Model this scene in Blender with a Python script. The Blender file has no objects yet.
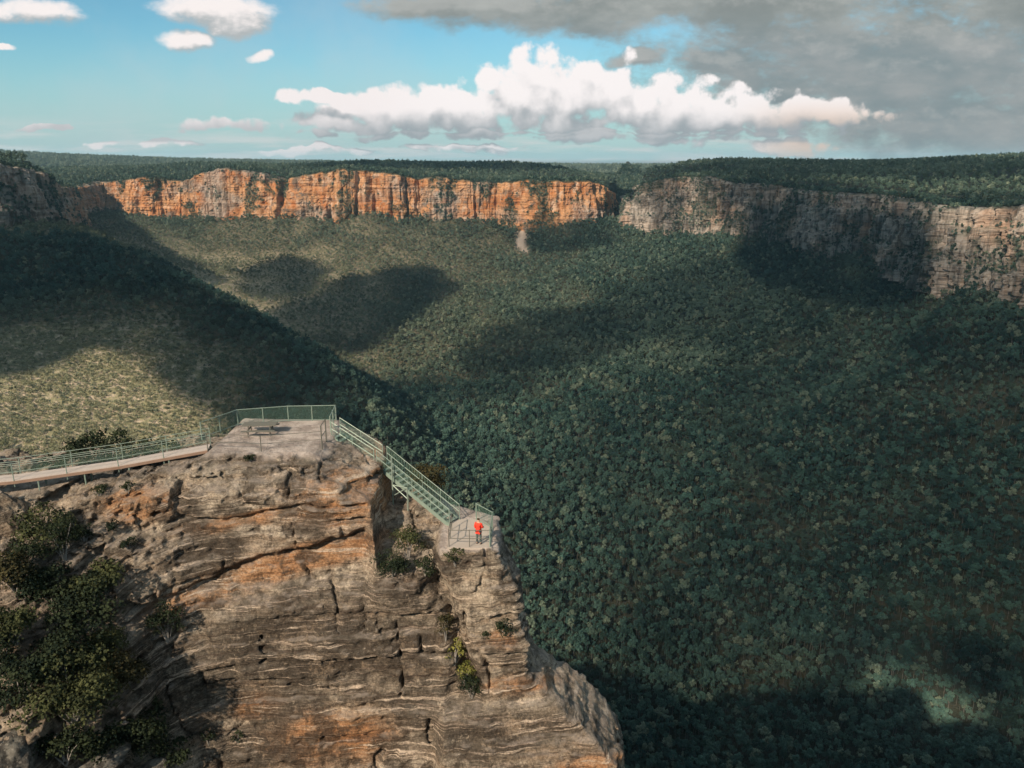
import bpy, math, random
import numpy as np
from mathutils import Vector, Matrix
from mathutils.bvhtree import BVHTree

R = math.radians
scene = bpy.context.scene
col = scene.collection

# ------------------------------------------------------------------ camera, sun, sky, exposure
FPX = 804.0                       # focal length in pixels of a 1024 px wide frame
PITCH = R(15.7)
cam_d = bpy.data.cameras.new('camera')
cam_d.sensor_width = 36.0
cam_d.lens = 36.0 * FPX / 1024.0
cam_d.clip_start = 0.5
cam_d.clip_end = 60000
cam = bpy.data.objects.new('camera', cam_d)
col.objects.link(cam)
cam.location = (0, 0, 0)
cam.rotation_euler = (R(90) - PITCH, 0, 0)
scene.camera = cam

SUN_AZ, SUN_EL = R(213), R(33)    # compass direction the light comes from, and its height
SUN = np.array([math.sin(SUN_AZ) * math.cos(SUN_EL), math.cos(SUN_AZ) * math.cos(SUN_EL), math.sin(SUN_EL)])
sd = bpy.data.lights.new('sun', 'SUN')
sd.energy = 5.0
sd.angle = R(0.7)
sd.color = (1.0, 0.86, 0.69)
sun = bpy.data.objects.new('sun', sd)
col.objects.link(sun)
sun.rotation_euler = Vector(SUN).to_track_quat('Z', 'Y').to_euler()

scene.view_settings.view_transform = 'Standard'
scene.view_settings.look = 'None'
scene.view_settings.exposure = 0.38
scene.view_settings.gamma = 1.0
scene.render.resolution_x, scene.render.resolution_y = 1024, 768
scene.cycles.use_denoising = True
scene.cycles.use_adaptive_sampling = True
scene.cycles.adaptive_threshold = 0.02
scene.cycles.max_bounces = 4
scene.cycles.diffuse_bounces = 2
scene.cycles.transparent_max_bounces = 12
scene.cycles.volume_bounces = 0


class NT:
    """small helper to write node maths as expressions"""
    def __init__(s, tree): s.t = tree; s.n = tree.nodes; s.l = tree.links
    def put(s, sock, v):
        if isinstance(v, bpy.types.NodeSocket): s.l.new(v, sock)
        elif v is not None:
            if hasattr(sock.default_value, '__len__') and not hasattr(v, '__len__'): v = (v,) * len(sock.default_value)
            if hasattr(sock.default_value, '__len__') and len(v) == 3 and len(sock.default_value) == 4: v = tuple(v) + (1,)
            sock.default_value = v
    def m(s, op, a, b=None, c=None, clamp=False):
        n = s.n.new('ShaderNodeMath'); n.operation = op; n.use_clamp = clamp
        s.put(n.inputs[0], a); s.put(n.inputs[1], b)
        if c is not None: s.put(n.inputs[2], c)
        return n.outputs[0]
    def vm(s, op, a, b=None, scale=None):
        n = s.n.new('ShaderNodeVectorMath'); n.operation = op
        s.put(n.inputs[0], a); s.put(n.inputs[1], b)
        if scale is not None: s.put(n.inputs['Scale'], scale)
        return n.outputs['Value'] if op in ('LENGTH', 'DOT_PRODUCT') else n.outputs[0]
    def add(s, a, b): return s.m('ADD', a, b)
    def sub(s, a, b): return s.m('SUBTRACT', a, b)
    def mul(s, a, b): return s.m('MULTIPLY', a, b)
    def smooth(s, v, lo, hi):
        n = s.n.new('ShaderNodeMapRange'); n.interpolation_type = 'SMOOTHSTEP'
        s.put(n.inputs[0], v); n.inputs[1].default_value = lo; n.inputs[2].default_value = hi
        return n.outputs[0]
    def rng(s, v, lo, hi, a, b):
        n = s.n.new('ShaderNodeMapRange')
        s.put(n.inputs[0], v); n.inputs[1].default_value = lo; n.inputs[2].default_value = hi
        n.inputs[3].default_value = a; n.inputs[4].default_value = b
        return n.outputs[0]
    def mix(s, f, a, b, mode='MIX'):
        n = s.n.new('ShaderNodeMix'); n.data_type = 'RGBA'; n.blend_type = mode
        s.put(n.inputs[0], f); s.put(n.inputs[6], a); s.put(n.inputs[7], b)
        return n.outputs[2]
    def noise(s, vec, scale=1.0, detail=4.0, rough=0.55, dist=0.0, colour=False):
        n = s.n.new('ShaderNodeTexNoise'); s.put(n.inputs['Vector'], vec)
        n.inputs['Scale'].default_value = scale; n.inputs['Detail'].default_value = detail
        n.inputs['Roughness'].default_value = rough; n.inputs['Distortion'].default_value = dist
        return n.outputs['Color' if colour else 'Fac']
    def xyz(s, v):
        n = s.n.new('ShaderNodeSeparateXYZ'); s.put(n.inputs[0], v); return n.outputs
    def vec(s, x, y, z):
        n = s.n.new('ShaderNodeCombineXYZ'); s.put(n.inputs[0], x); s.put(n.inputs[1], y); s.put(n.inputs[2], z); return n.outputs[0]
    def attr(s, name, typ='GEOMETRY', out='Fac'):
        n = s.n.new('ShaderNodeAttribute'); n.attribute_name = name; n.attribute_type = typ; return n.outputs[out]
    def pos(s): return s.n.new('ShaderNodeNewGeometry').outputs['Position']


world = bpy.data.worlds.new('World')
scene.world = world
world.use_nodes = True
wt = world.node_tree
wt.nodes.clear()
W = NT(wt)


def sky_uv(px, py):
    """direction (x/y, z/y) a picture position looks along"""
    a = math.atan((384 - py) / FPX) - PITCH
    el = math.tan(a)
    return (px - 512) / FPX * (math.cos(PITCH) - math.sin(PITCH) * el), el


# cloud density as a node group so that it can be read at two places (for light and shade)
cg = bpy.data.node_groups.new('cloud_density', 'ShaderNodeTree')
cg.interface.new_socket('uv', in_out='INPUT', socket_type='NodeSocketVector')
cg.interface.new_socket('cumulus', in_out='OUTPUT', socket_type='NodeSocketFloat')
cg.interface.new_socket('deck', in_out='OUTPUT', socket_type='NodeSocketFloat')
cg.interface.new_socket('shape', in_out='OUTPUT', socket_type='NodeSocketFloat')
G = NT(cg)
gi = cg.nodes.new('NodeGroupInput'); go = cg.nodes.new('NodeGroupOutput')
uv = gi.outputs[0]
warp = G.noise(uv, 16, 4, 0.55, colour=True)
wv = G.vm('SCALE', G.vm('SUBTRACT', warp, (0.5, 0.5, 0.5)), scale=0.034)
uvw = G.vm('ADD', uv, wv)
ux, uy, _ = G.xyz(uvw)
# px, py, half width, half height, flat base position (py)
CUM = [(548, 100, 100, 50, 134), (510, 92, 50, 32, 134), (560, 82, 46, 30, 134), (470, 112, 75, 22, 133), (655, 110, 72, 32, 134), (606, 100, 52, 34, 133), (400, 112, 92, 25, 134), (318, 95, 38, 9, 104),
       (440, 100, 36, 14, 126), (345, 122, 40, 12, 134), (725, 114, 56, 25, 134), (772, 114, 46, 23, 134), (225, 125, 52, 9, 133),
       (792, 150, 48, 12, 160), (700, 140, 46, 7, 147), (590, 137, 90, 6, 143), (150, 143, 60, 4, 147), (320, 149, 60, 4, 153),
       (560, 134, 260, 5, 139), (40, 128, 30, 3, 131), (470, 148, 70, 4, 152), (840, 112, 50, 16, 130)]
best = None
for (px, py, rx, ry, base) in CUM:
    u0, v0 = sky_uv(px, py)
    a, b = rx / FPX, ry / FPX
    dx = G.mul(G.sub(ux, u0), 1 / a); dy = G.mul(G.sub(uy, v0), 1 / b)
    d = G.sub(1.0, G.add(G.mul(dx, dx), G.mul(dy, dy)))
    vb = sky_uv(px, base)[1]
    d = G.m('MINIMUM', d, G.mul(G.sub(uy, vb), 95.0))       # flat bottoms
    best = d if best is None else G.m('MAXIMUM', best, d)
n1 = G.noise(uv, 27, 6, 0.6)
n2 = G.noise(uv, 70, 4, 0.6)
def vor(sc, off):
    v = G.n.new('ShaderNodeTexVoronoi'); v.feature = 'SMOOTH_F1'; v.inputs['Scale'].default_value = sc; v.inputs['Smoothness'].default_value = 0.35
    G.put(v.inputs['Vector'], G.vm('ADD', G.vm('ADD', uv, G.vm('SCALE', wv, scale=0.4)), off)); return v.outputs['Distance']
puff = G.add(G.mul(G.sub(0.42, vor(34, (0, 0, 0))), 1.5), G.mul(G.sub(0.42, vor(85, (3, 1, 0))), 0.45))
cden = G.add(best, G.add(G.add(G.mul(G.sub(n1, 0.5), 1.8), G.mul(G.sub(n2, 0.5), 0.9)), puff))
G.l.new(cden, go.inputs[0])
G.l.new(G.add(best, G.add(G.mul(G.sub(n1, 0.5), 0.9), G.mul(puff, 0.4))), go.inputs[2])
DECK = [(900, 60, 250, 72), (1000, 120, 190, 46), (700, 5, 260, 27), (470, 4, 110, 14), (560, 10, 130, 22), (1120, 40, 300, 150),
        (740, 62, 80, 18), (215, 8, 58, 15), (235, 18, 35, 15), (183, 42, 28, 10), (25, 12, 50, 12), (262, 55, 12, 6), (640, 58, 30, 10), (0, 50, 14, 3)]
best = None
for (px, py, rx, ry) in DECK:
    u0, v0 = sky_uv(px, py)
    a, b = rx / FPX, ry / FPX
    dx = G.mul(G.sub(ux, u0), 1 / a); dy = G.mul(G.sub(uy, v0), 1 / b)
    d = G.sub(1.0, G.add(G.mul(dx, dx), G.mul(dy, dy)))
    best = d if best is None else G.m('MAXIMUM', best, d)
suv = G.vm('MULTIPLY', uv, (1, 1.8, 1))
n1 = G.noise(suv, 13, 8, 0.62)
G.l.new(G.add(best, G.add(G.add(G.mul(G.sub(n1, 0.5), 2.3), G.mul(G.sub(G.noise(suv, 42, 6, 0.65), 0.5), 1.05)), 0.12)), go.inputs[1])

tc = wt.nodes.new('ShaderNodeTexCoord').outputs['Generated']
dx, dy, dz = W.xyz(tc)
ady = W.m('MAXIMUM', W.m('ABSOLUTE', dy), 0.05)
uvv = W.vec(W.m('DIVIDE', dx, ady), W.m('DIVIDE', dz, ady), 0.0)
def cgroup(v):
    n = wt.nodes.new('ShaderNodeGroup'); n.node_tree = cg; W.put(n.inputs[0], v); return n.outputs
c0 = cgroup(uvv)
c1 = cgroup(W.vm('ADD', uvv, (-0.007, 0.014, 0)))
skyn = wt.nodes.new('ShaderNodeTexSky')
skyn.sky_type = 'NISHITA'; skyn.sun_disc = False
skyn.sun_elevation = SUN_EL; skyn.sun_rotation = SUN_AZ
skyn.altitude = 1000; skyn.air_density = 1.0; skyn.dust_density = 0.6; skyn.ozone_density = 1.6
SKY_K = 0.084
skyc = W.mix(1.0, skyn.outputs[0], (0.62, 1.0, 0.99), 'MULTIPLY')
skyc = W.mix(W.mul(W.smooth(W.xyz(uvv)[1], 0.16, -0.01), 0.85), skyc, (3.7, 5.1, 5.5, 1))
above = W.smooth(dz, -0.01, 0.0)
# thin high veil and streaks near the horizon
el_s = W.vec(W.mul(W.xyz(uvv)[0], 3.0), W.mul(W.xyz(uvv)[1], 34.0), 0.0)
streak = W.noise(el_s, 2.4, 5, 0.6)
hb = W.mul(W.smooth(W.xyz(uvv)[1], 0.062, 0.0), W.smooth(streak, 0.44, 0.66))
skyc = W.mix(W.mul(hb, 0.75), skyc, (6.6, 6.4, 6.3, 1))
veil = W.mul(W.smooth(W.noise(uvv, 5.0, 5, 0.6), 0.40, 0.75), 0.30)
skyc = W.mix(veil, skyc, (5.2, 5.8, 6.0, 1))
# unseen bright broken cloud added high overhead to lift the ambient fill
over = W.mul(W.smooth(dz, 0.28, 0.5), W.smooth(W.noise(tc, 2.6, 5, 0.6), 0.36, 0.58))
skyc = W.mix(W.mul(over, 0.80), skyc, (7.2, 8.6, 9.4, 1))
# cloud deck (grey, seen from below)
dk = c0[1]
dkn = W.noise(W.vm('MULTIPLY', uvv, (1, 2.4, 1)), 9, 5, 0.6)
dgrey = W.mix(W.smooth(dkn, 0.3, 0.75), (2.2, 2.75, 2.9, 1), (3.4, 3.6, 3.6, 1))
ux0 = W.xyz(uvv)[0]
dgrey = W.mix(W.smooth(W.xyz(uvv)[1], 0.115, 0.17), dgrey, W.mix(W.smooth(dkn, 0.3, 0.75), (2.3, 2.6, 2.55, 1), (3.7, 3.95, 3.8, 1)))
dgrey = W.mix(W.mul(W.smooth(W.sub(c0[1], c1[1]), 0.0, 0.8), 0.40), dgrey, (5.0, 5.0, 4.8, 1))
small = W.mix(W.smooth(W.sub(c0[1], c1[1]), -0.45, 0.75), (4.2, 4.5, 4.6, 1), (8.8, 8.2, 8.0, 1))
dgrey = W.mix(W.smooth(ux0, -0.20, -0.27), dgrey, small)
skyc = W.mix(W.smooth(dk, -0.30, 0.85), skyc, dgrey)
# cumulus, bright where its upper left side meets the sun
cu = c0[0]
c2 = cgroup(W.vm('ADD', uvv, (-0.010, 0.022, 0)))
lit = W.add(0.55, W.add(W.mul(W.sub(c0[2], c2[2]), 0.60), W.mul(W.sub(c0[0], c1[0]), 0.12)))
lit = W.smooth(lit, 0.10, 0.85)
flatb = W.add(0.30, W.mul(0.70, W.smooth(W.add(W.xyz(uvv)[1], W.mul(W.sub(W.noise(uvv, 22, 4, 0.6), 0.5), 0.030)), 0.028, 0.056)))
lit = W.mul(lit, W.m('MAXIMUM', flatb, W.mul(W.smooth(W.xyz(uvv)[1], 0.022, 0.016), 0.8)))
warm = W.mul(W.smooth(ux0, 0.24, 0.36), W.smooth(W.xyz(uvv)[1], 0.075, 0.03))
white = W.mix(warm, (9.0, 8.5, 8.4, 1), (7.6, 5.9, 4.8, 1))
white = W.mix(W.smooth(ux0, -0.06, -0.2), white, (8.6, 8.0, 7.9, 1))
ccol = W.mix(lit, (3.3, 3.7, 3.95, 1), white)
skyc = W.mix(W.smooth(cu, -0.15, 0.40), skyc, ccol)
skyc = W.mix(above, (0.5, 0.65, 0.62, 1), skyc)
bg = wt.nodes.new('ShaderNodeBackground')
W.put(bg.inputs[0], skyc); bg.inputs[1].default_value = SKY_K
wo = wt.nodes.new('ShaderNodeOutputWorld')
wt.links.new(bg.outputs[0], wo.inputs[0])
world.cycles.sampling_method = 'MANUAL'
world.cycles.sample_map_resolution = 1024


# ------------------------------------------------------------------ numeric helpers
def ray(px, py):
    """unit-forward world direction of a picture position, scaled so that y = 1"""
    u, e = sky_uv(px, py)
    return u, e

def at(px, py, D):
    """point seen at that picture position whose forward distance (world y) is D"""
    u, e = ray(px, py)
    return np.array([u * D, D, e * D])

def project(P):
    x, y, z = P[..., 0], P[..., 1], P[..., 2]
    dep = y * math.cos(PITCH) - z * math.sin(PITCH)
    dep = np.where(dep < 0.1, 0.1, dep)
    up = z * math.cos(PITCH) + y * math.sin(PITCH)
    return 512 + FPX * x / dep, 384 - FPX * up / dep

def sstep(a, b, v):
    t = np.clip((v - a) / (b - a), 0, 1)
    return t * t * (3 - 2 * t)

_rs = np.random.RandomState(7)
_perm = _rs.permutation(256).astype(np.int32)
_perm = np.concatenate([_perm, _perm, _perm])
_grad = _rs.normal(size=(256, 3)).astype(np.float32)
_grad /= np.linalg.norm(_grad, axis=1)[:, None]

def perlin(x, y, z=None):
    x = np.asarray(x, np.float32); y = np.asarray(y, np.float32)
    z = np.zeros_like(x) if z is None else np.asarray(z, np.float32)
    xi = np.floor(x).astype(np.int32); yi = np.floor(y).astype(np.int32); zi = np.floor(z).astype(np.int32)
    fx, fy, fz = x - xi, y - yi, z - zi
    xi &= 255; yi &= 255; zi &= 255
    u = fx * fx * fx * (fx * (fx * 6 - 15) + 10); v = fy * fy * fy * (fy * (fy * 6 - 15) + 10); w = fz * fz * fz * (fz * (fz * 6 - 15) + 10)
    out = 0
    for a in (0, 1):
        pa = _perm[xi + a]
        for b in (0, 1):
            pb = _perm[pa + yi + b]
            for c in (0, 1):
                g = _grad[_perm[pb + zi + c]]
                d = g[..., 0] * (fx - a) + g[..., 1] * (fy - b) + g[..., 2] * (fz - c)
                out = out + d * (u if a else 1 - u) * (v if b else 1 - v) * (w if c else 1 - w)
    return out * 1.5

def fbm(x, y, z=None, o=4, gain=0.5):
    s = 0; a = 1.0; k = 1.0
    for i in range(o):
        s = s + a * perlin(x * k + 17.3 * i, y * k + 5.1 * i, None if z is None else z * k)
        a *= gain; k *= 2.03
    return s

def inside(poly, x, y):
    r = np.zeros(x.shape, bool)
    n = len(poly)
    for i in range(n):
        x1, y1 = poly[i]; x2, y2 = poly[(i + 1) % n]
        c = ((y1 > y) != (y2 > y))
        xi = (x2 - x1) * (y - y1) / ((y2 - y1) if y2 != y1 else 1e-9) + x1
        r ^= c & (x < xi)
    return r

def dist_poly(pts, x, y, closed=False):
    best = np.full(x.shape, 1e9)
    n = len(pts)
    for i in range(n if closed else n - 1):
        a = pts[i]; b = pts[(i + 1) % n]
        dx, dy = b[0] - a[0], b[1] - a[1]
        L = dx * dx + dy * dy + 1e-9
        t = np.clip(((x - a[0]) * dx + (y - a[1]) * dy) / L, 0, 1)
        best = np.minimum(best, np.hypot(x - a[0] - t * dx, y - a[1] - t * dy))
    return best

def tag(o, label=None, cat=None, group=None, kind=None):
    if label: o['label'] = label
    if cat: o['category'] = cat
    if group: o['group'] = group
    if kind: o['kind'] = kind
    return o

def empty(name, loc, rz=0.0):
    o = bpy.data.objects.new(name, None); col.objects.link(o)
    o.location = loc; o.rotation_euler = (0, 0, rz); o.empty_display_size = 0.3
    return o

def np_mesh(name, V, F, mat=None, smooth=True, attrs=None):
    """V (n,3), F (m,4) or (m,3) arrays"""
    V = np.asarray(V, np.float32); F = np.asarray(F, np.int32)
    me = bpy.data.meshes.new(name)
    k = F.shape[1]
    me.vertices.add(len(V)); me.vertices.foreach_set('co', V.ravel())
    me.loops.add(F.size); me.loops.foreach_set('vertex_index', F.ravel())
    me.polygons.add(len(F)); me.polygons.foreach_set('loop_start', np.arange(0, F.size, k, dtype=np.int32))
    me.polygons.foreach_set('loop_total', np.full(len(F), k, np.int32))
    me.polygons.foreach_set('use_smooth', np.full(len(F), smooth, bool))
    for nm, a in (attrs or {}).items():
        at_ = me.attributes.new(nm, 'FLOAT', 'POINT'); at_.data.foreach_set('value', np.asarray(a, np.float32).ravel())
    me.update(calc_edges=True)
    me.validate()
    if mat: me.materials.append(mat)
    return me

def link(name, me, parent=None):
    o = bpy.data.objects.new(name, me); col.objects.link(o)
    if parent is not None: o.parent = parent
    return o

def new_mat(name):
    m = bpy.data.materials.new(name); m.use_nodes = True
    m.node_tree.nodes.clear()
    n = NT(m.node_tree)
    o = m.node_tree.nodes.new('ShaderNodeOutputMaterial')
    b = m.node_tree.nodes.new('ShaderNodeBsdfPrincipled')
    m.node_tree.links.new(b.outputs[0], o.inputs[0])
    b.inputs['Roughness'].default_value = 0.9
    b.inputs['Specular IOR Level'].default_value = 0.2
    return m, n, b

def bump(n, b, h, strength=0.5, dist=0.1):
    k = n.n.new('ShaderNodeBump'); k.inputs['Strength'].default_value = strength
    k.inputs['Distance'].default_value = dist
    n.put(k.inputs['Height'], h); n.l.new(k.outputs[0], b.inputs['Normal'])

class MB:
    """collects boxes and round bars, builds them as one mesh"""
    def __init__(s): s.v = []; s.f = []
    def add(s, vs, fs):
        o = len(s.v); s.v += [tuple(map(float, q)) for q in vs]; s.f += [tuple(i + o for i in f) for f in fs]; return s
    def bar(s, a, b, r, n=6, r2=None, cap=True):
        a = Vector(a); b = Vector(b); d = (b - a).normalized(); r2 = r if r2 is None else r2
        u = d.cross(Vector((0, 0, 1)) if abs(d.z) < 0.95 else Vector((1, 0, 0))).normalized(); w = d.cross(u)
        vs = []
        for p, q in ((a, r), (b, r2)):
            for i in range(n):
                t = 2 * math.pi * i / n; vs.append(p + (u * math.cos(t) + w * math.sin(t)) * q)
        fs = [(i, (i + 1) % n, n + (i + 1) % n, n + i) for i in range(n)]
        if cap: fs += [tuple(range(n))[::-1], tuple(range(n, 2 * n))]
        return s.add(vs, fs)
    def tube(s, pts, rs, n=6):
        for i in range(len(pts) - 1):
            s.bar(pts[i], pts[i + 1], rs[i], n, rs[i + 1], cap=(i in (0, len(pts) - 2)))
        return s
    def beam(s, a, b, w, h):
        """rectangular bar, w across (horizontal), h in height"""
        a = Vector(a); b = Vector(b); d = (b - a).normalized()
        u = d.cross(Vector((0, 0, 1))).normalized() * (w / 2); v = u.cross(d).normalized() * (h / 2)
        vs = [p + x * u + y * v for p in (a, b) for x, y in ((-1, -1), (1, -1), (1, 1), (-1, 1))]
        return s.add(vs, [(0, 1, 2, 3), (7, 6, 5, 4), (0, 4, 5, 1), (1, 5, 6, 2), (2, 6, 7, 3), (3, 7, 4, 0)])
    def build(s, name, mat, parent=None, smooth=False):
        me = bpy.data.meshes.new(name); me.from_pydata(s.v, [], s.f); me.update()
        if mat: me.materials.append(mat)
        if smooth: me.polygons.foreach_set('use_smooth', [True] * len(me.polygons))
        return link(name, me, parent)


# ------------------------------------------------------------------ terrain: valley, plateaus, far ridges
# measured points of the escarpment line: column, forward distance, row of its foot, row of its lip
CLIFF_A = [(-420, 1120, 242, 158), (-290, 1180, 238, 160), (-170, 1240, 232, 160), (-60, 1300, 229, 160), (0, 1340, 228, 163), (30, 1380, 227, 166), (52, 1480, 224, 176), (62, 1700, 219, 186),
           (78, 2150, 216, 187), (105, 2350, 216, 182), (128, 2330, 216, 180), (150, 2320, 218, 176), (172, 2340, 217, 179), (188, 2350, 216, 182), (200, 2330, 216, 175), (225, 2280, 216, 168), (262, 2260, 217, 172),
           (288, 2260, 217, 179), (300, 2230, 218, 176), (340, 2210, 217, 169), (375, 2220, 215, 171), (398, 2200, 215, 174), (418, 2235, 217, 179), (440, 2210, 219, 176), (455, 2220, 219, 178), (478, 2240, 220, 182),
           (500, 2240, 221, 182), (530, 2200, 222, 180), (560, 2190, 221, 181), (590, 2230, 221, 181), (606, 2290, 220, 187), (612, 2450, 215, 195)]
CLIFF_B = [(632, 2700, 212, 192), (630, 2350, 222, 198), (645, 2230, 226, 184), (662, 2180, 229, 178), (690, 2150, 231, 176), (710, 2100, 233, 178), (735, 2060, 233, 184), (750, 2010, 235, 183), (775, 1960, 235, 187), (795, 1900, 238, 190),
           (825, 1800, 243, 192), (850, 1740, 248, 193), (872, 1690, 254, 195), (895, 1600, 260, 199), (925, 1440, 266, 204), (950, 1310, 276, 208), (985, 1230, 288, 207), (1024, 1150, 297, 203), (1070, 1060, 312, 200), (1150, 930, 330, 196)]
GAP = [(616, 2750), (618, 3300), (626, 3700), (640, 3300)]
def plan(px, D, py=200): p = at(px, py, D); return (p[0], p[1])
lineA = [plan(*q[:2]) for q in CLIFF_A]
lineB = [plan(*q[:2]) for q in CLIFF_B]
VALLEY = lineA + [plan(*g) for g in GAP] + lineB + [(900, 500), (800, 100), (500, -200), (120, -90), (-60, -70), (-150, 20), (-330, 110), (-700, 300), (-1150, 700)]

def rbf(pts, c=70.0, lam=2.0):
    P = np.array(pts, float); X = P[:, :2]
    K = -np.sqrt(((X[:, None] - X[None]) ** 2).sum(-1) + c * c)
    n = len(P)
    A = np.zeros((n + 3, n + 3)); A[:n, :n] = K - lam * np.eye(n) * -1
    Q = np.c_[np.ones(n), X / 1000]; A[:n, n:] = Q; A[n:, :n] = Q.T
    w = np.linalg.solve(A, np.r_[P[:, 2], 0, 0, 0])
    def f(x, y):
        s = w[n] + w[n + 1] * x / 1000 + w[n + 2] * y / 1000
        for i in range(n): s = s - w[i] * np.sqrt((x - X[i, 0]) ** 2 + (y - X[i, 1]) ** 2 + c * c)
        return s
    return f

vp = [at(q[0], q[2], q[1] - 12) for q in CLIFF_A[::2] + CLIFF_B[1::2]]
for px, py, D in [(1024, 768, 520), (800, 768, 560), (640, 768, 600), (1024, 600, 700), (800, 600, 760), (600, 600, 800), (1024, 450, 860),
                  (800, 450, 1050), (600, 450, 1080), (470, 470, 960), (1024, 350, 1000), (900, 350, 1230), (800, 350, 1400), (600, 350, 1500),
                  (480, 350, 1450), (410, 420, 1040), (600, 270, 1900), (640, 250, 2030), (520, 275, 1980), (400, 255, 2050), (300, 255, 2050), (800, 270, 1720),
                  (200, 240, 2130), (140, 226, 2200), (535, 243, 2140), (360, 330, 1520), (280, 275, 1880), (450, 300, 1800), (700, 270, 1850), (210, 262, 1980), (1150, 450, 780), (1200, 700, 600),
                  (1130, 360, 880), (560, 240, 2120), (470, 240, 2120), (620, 235, 2160), (960, 310, 1150), (880, 290, 1480), (300, 768, 560), (450, 768, 620),
                  # spur on the left: crest
                  (72, 224, 1480), (110, 240, 1360), (150, 264, 1260), (200, 292, 1160), (235, 312, 1110), (270, 333, 1060), (310, 358, 1005), (335, 378, 970), (355, 402, 930), (372, 432, 880),
                  # its near side
                  (0, 240, 1290), (0, 300, 1080), (100, 290, 1110), (0, 350, 930), (100, 350, 960), (200, 360, 960), (100, 410, 850), (0, 430, 790), (200, 430, 840), (300, 420, 880), (280, 460, 800), (100, 470, 760),
                  (-100, 350, 900), (-100, 250, 1200), (-100, 430, 760), (350, 470, 820),
                  # the side valley hidden behind it
                  (120, 250, 1750), (200, 305, 1500), (280, 350, 1350), (330, 385, 1230)]:
    vp.append(at(px, py, D))
for x, y, z in [(0, 200, -400), (-250, 350, -370), (200, 300, -440), (600, 250, -330), (450, 0, -330), (150, 0, -330), (-80, 60, -330), (700, 500, -300)]: vp.append(np.array([x, y, z]))
h_valley = rbf(vp)
pp = [at(q[0], q[3], q[1] + 8) for q in CLIFF_A[::1] + CLIFF_B[::1]]
for px, py, D in [(-100, 152, 1700), (10, 156, 1560), (30, 158, 1600), (0, 150, 5200), (60, 154, 5400), (130, 157, 5500), (220, 161, 5600), (330, 161, 5600), (480, 163, 5700), (600, 167, 5900), (700, 168, 6000), (-300, 148, 5200),
                  (90, 172, 2900), (150, 170, 2900), (200, 166, 2900), (240, 163.5, 2800), (300, 168, 2800), (340, 163.5, 2650), (400, 162, 2750), (440, 164, 2800), (500, 166, 2850), (560, 170, 2750), (600, 180, 2700),
                  (680, 163.5, 2700), (650, 172, 2600), (730, 162, 2800), (800, 161, 2700), (900, 160.5, 2500), (960, 158, 2300), (1024, 156, 2100), (1150, 152, 1900),
                  (720, 168, 2400), (800, 172, 2250), (900, 175, 1950), (1024, 172, 1600), (700, 172, 4200), (900, 172, 4300), (1100, 170, 4200), (400, 178, 4100), (200, 180, 4000), (0, 172, 3500), (100, 178, 3700), (630, 184, 3600), (618, 183, 4200),
                  (0, 172, 12000), (500, 172, 12000), (1000, 172, 12000), (1500, 168, 5000), (-500, 165, 5000)]:
    pp.append(at(px, py + (3.6 if 150 <= py < 166 and D > 1500 else 0), D))
for x, y, z in [(0, -300, -14), (-400, 0, -16), (-1200, 400, -14), (900, -300, -25), (1500, 400, -20), (-3000, -3000, 0), (3000, -3000, 0), (1100, 700, -12), (-1400, 1000, -5)]: pp.append(np.array([x, y, z]))
h_plat = rbf(pp, c=40.0)

def axis(lo, hi, step, far_lo, far_hi, g=1.09):
    c = list(np.arange(lo, hi + 1e-6, step)); s = step
    while c[-1] < far_hi: s *= g; c.append(c[-1] + s)
    s = step
    while c[0] > far_lo: s *= g; c.insert(0, c[0] - s)
    return np.array(c)
XS = axis(-2000, 1500, 12, -12000, 12000)
YS = axis(140, 3400, 12, -4000, 16000)
gx, gy = np.meshgrid(XS, YS, indexing='ij')
inv = inside(VALLEY, gx, gy) | (dist_poly(lineA + lineB, gx, gy) < 34)
nz = fbm(gx / 260, gy / 260, o=4)
hv = h_valley(gx, gy) + nz * 9
hp = h_plat(gx, gy) + np.clip(dist_poly(lineA + lineB, gx, gy) / 500, 0.05, 1) * (fbm(gx / 900 + 3, gy / 900, o=4) * 10 + nz * 3)
HZ = np.where(inv, hv, hp)
# erosion gullies on the spur
def H(x, y):
    i = np.clip(np.searchsorted(XS, x) - 1, 0, len(XS) - 2); j = np.clip(np.searchsorted(YS, y) - 1, 0, len(YS) - 2)
    fx = (x - XS[i]) / (XS[i + 1] - XS[i]); fy = (y - YS[j]) / (YS[j + 1] - YS[j])
    return (HZ[i, j] * (1 - fx) * (1 - fy) + HZ[i + 1, j] * fx * (1 - fy) + HZ[i, j + 1] * (1 - fx) * fy + HZ[i + 1, j + 1] * fx * fy)

def dry_sunlit(x, y, z):
    """how open and dry the cover is: heath of the spur, plus sunlit paleness painted into the slopes"""
    px, py = project(np.stack([x, y, z], -1))
    d = sstep(330, 60, np.hypot(x + 520, (y - 805) * 0.95)) * 1.5
    d += 0.24 * sstep(2400, 2000, y) * sstep(1250, 1400, y) * sstep(250, -150, x)  # pale mid-valley band, sunlight painted in as drier cover
    d += 0.52 * sstep(2500, 1500, y) * sstep(-100, -600, x) * (y > 1300)
    return np.clip(d + 0.25 * perlin(x / 90, y / 90), 0, 1)

def grid_faces(nx, ny):
    i, j = np.meshgrid(np.arange(nx - 1), np.arange(ny - 1), indexing='ij')
    a = (i * ny + j).ravel()
    return np.stack([a, a + ny, a + ny + 1, a + 1], 1)

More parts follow.
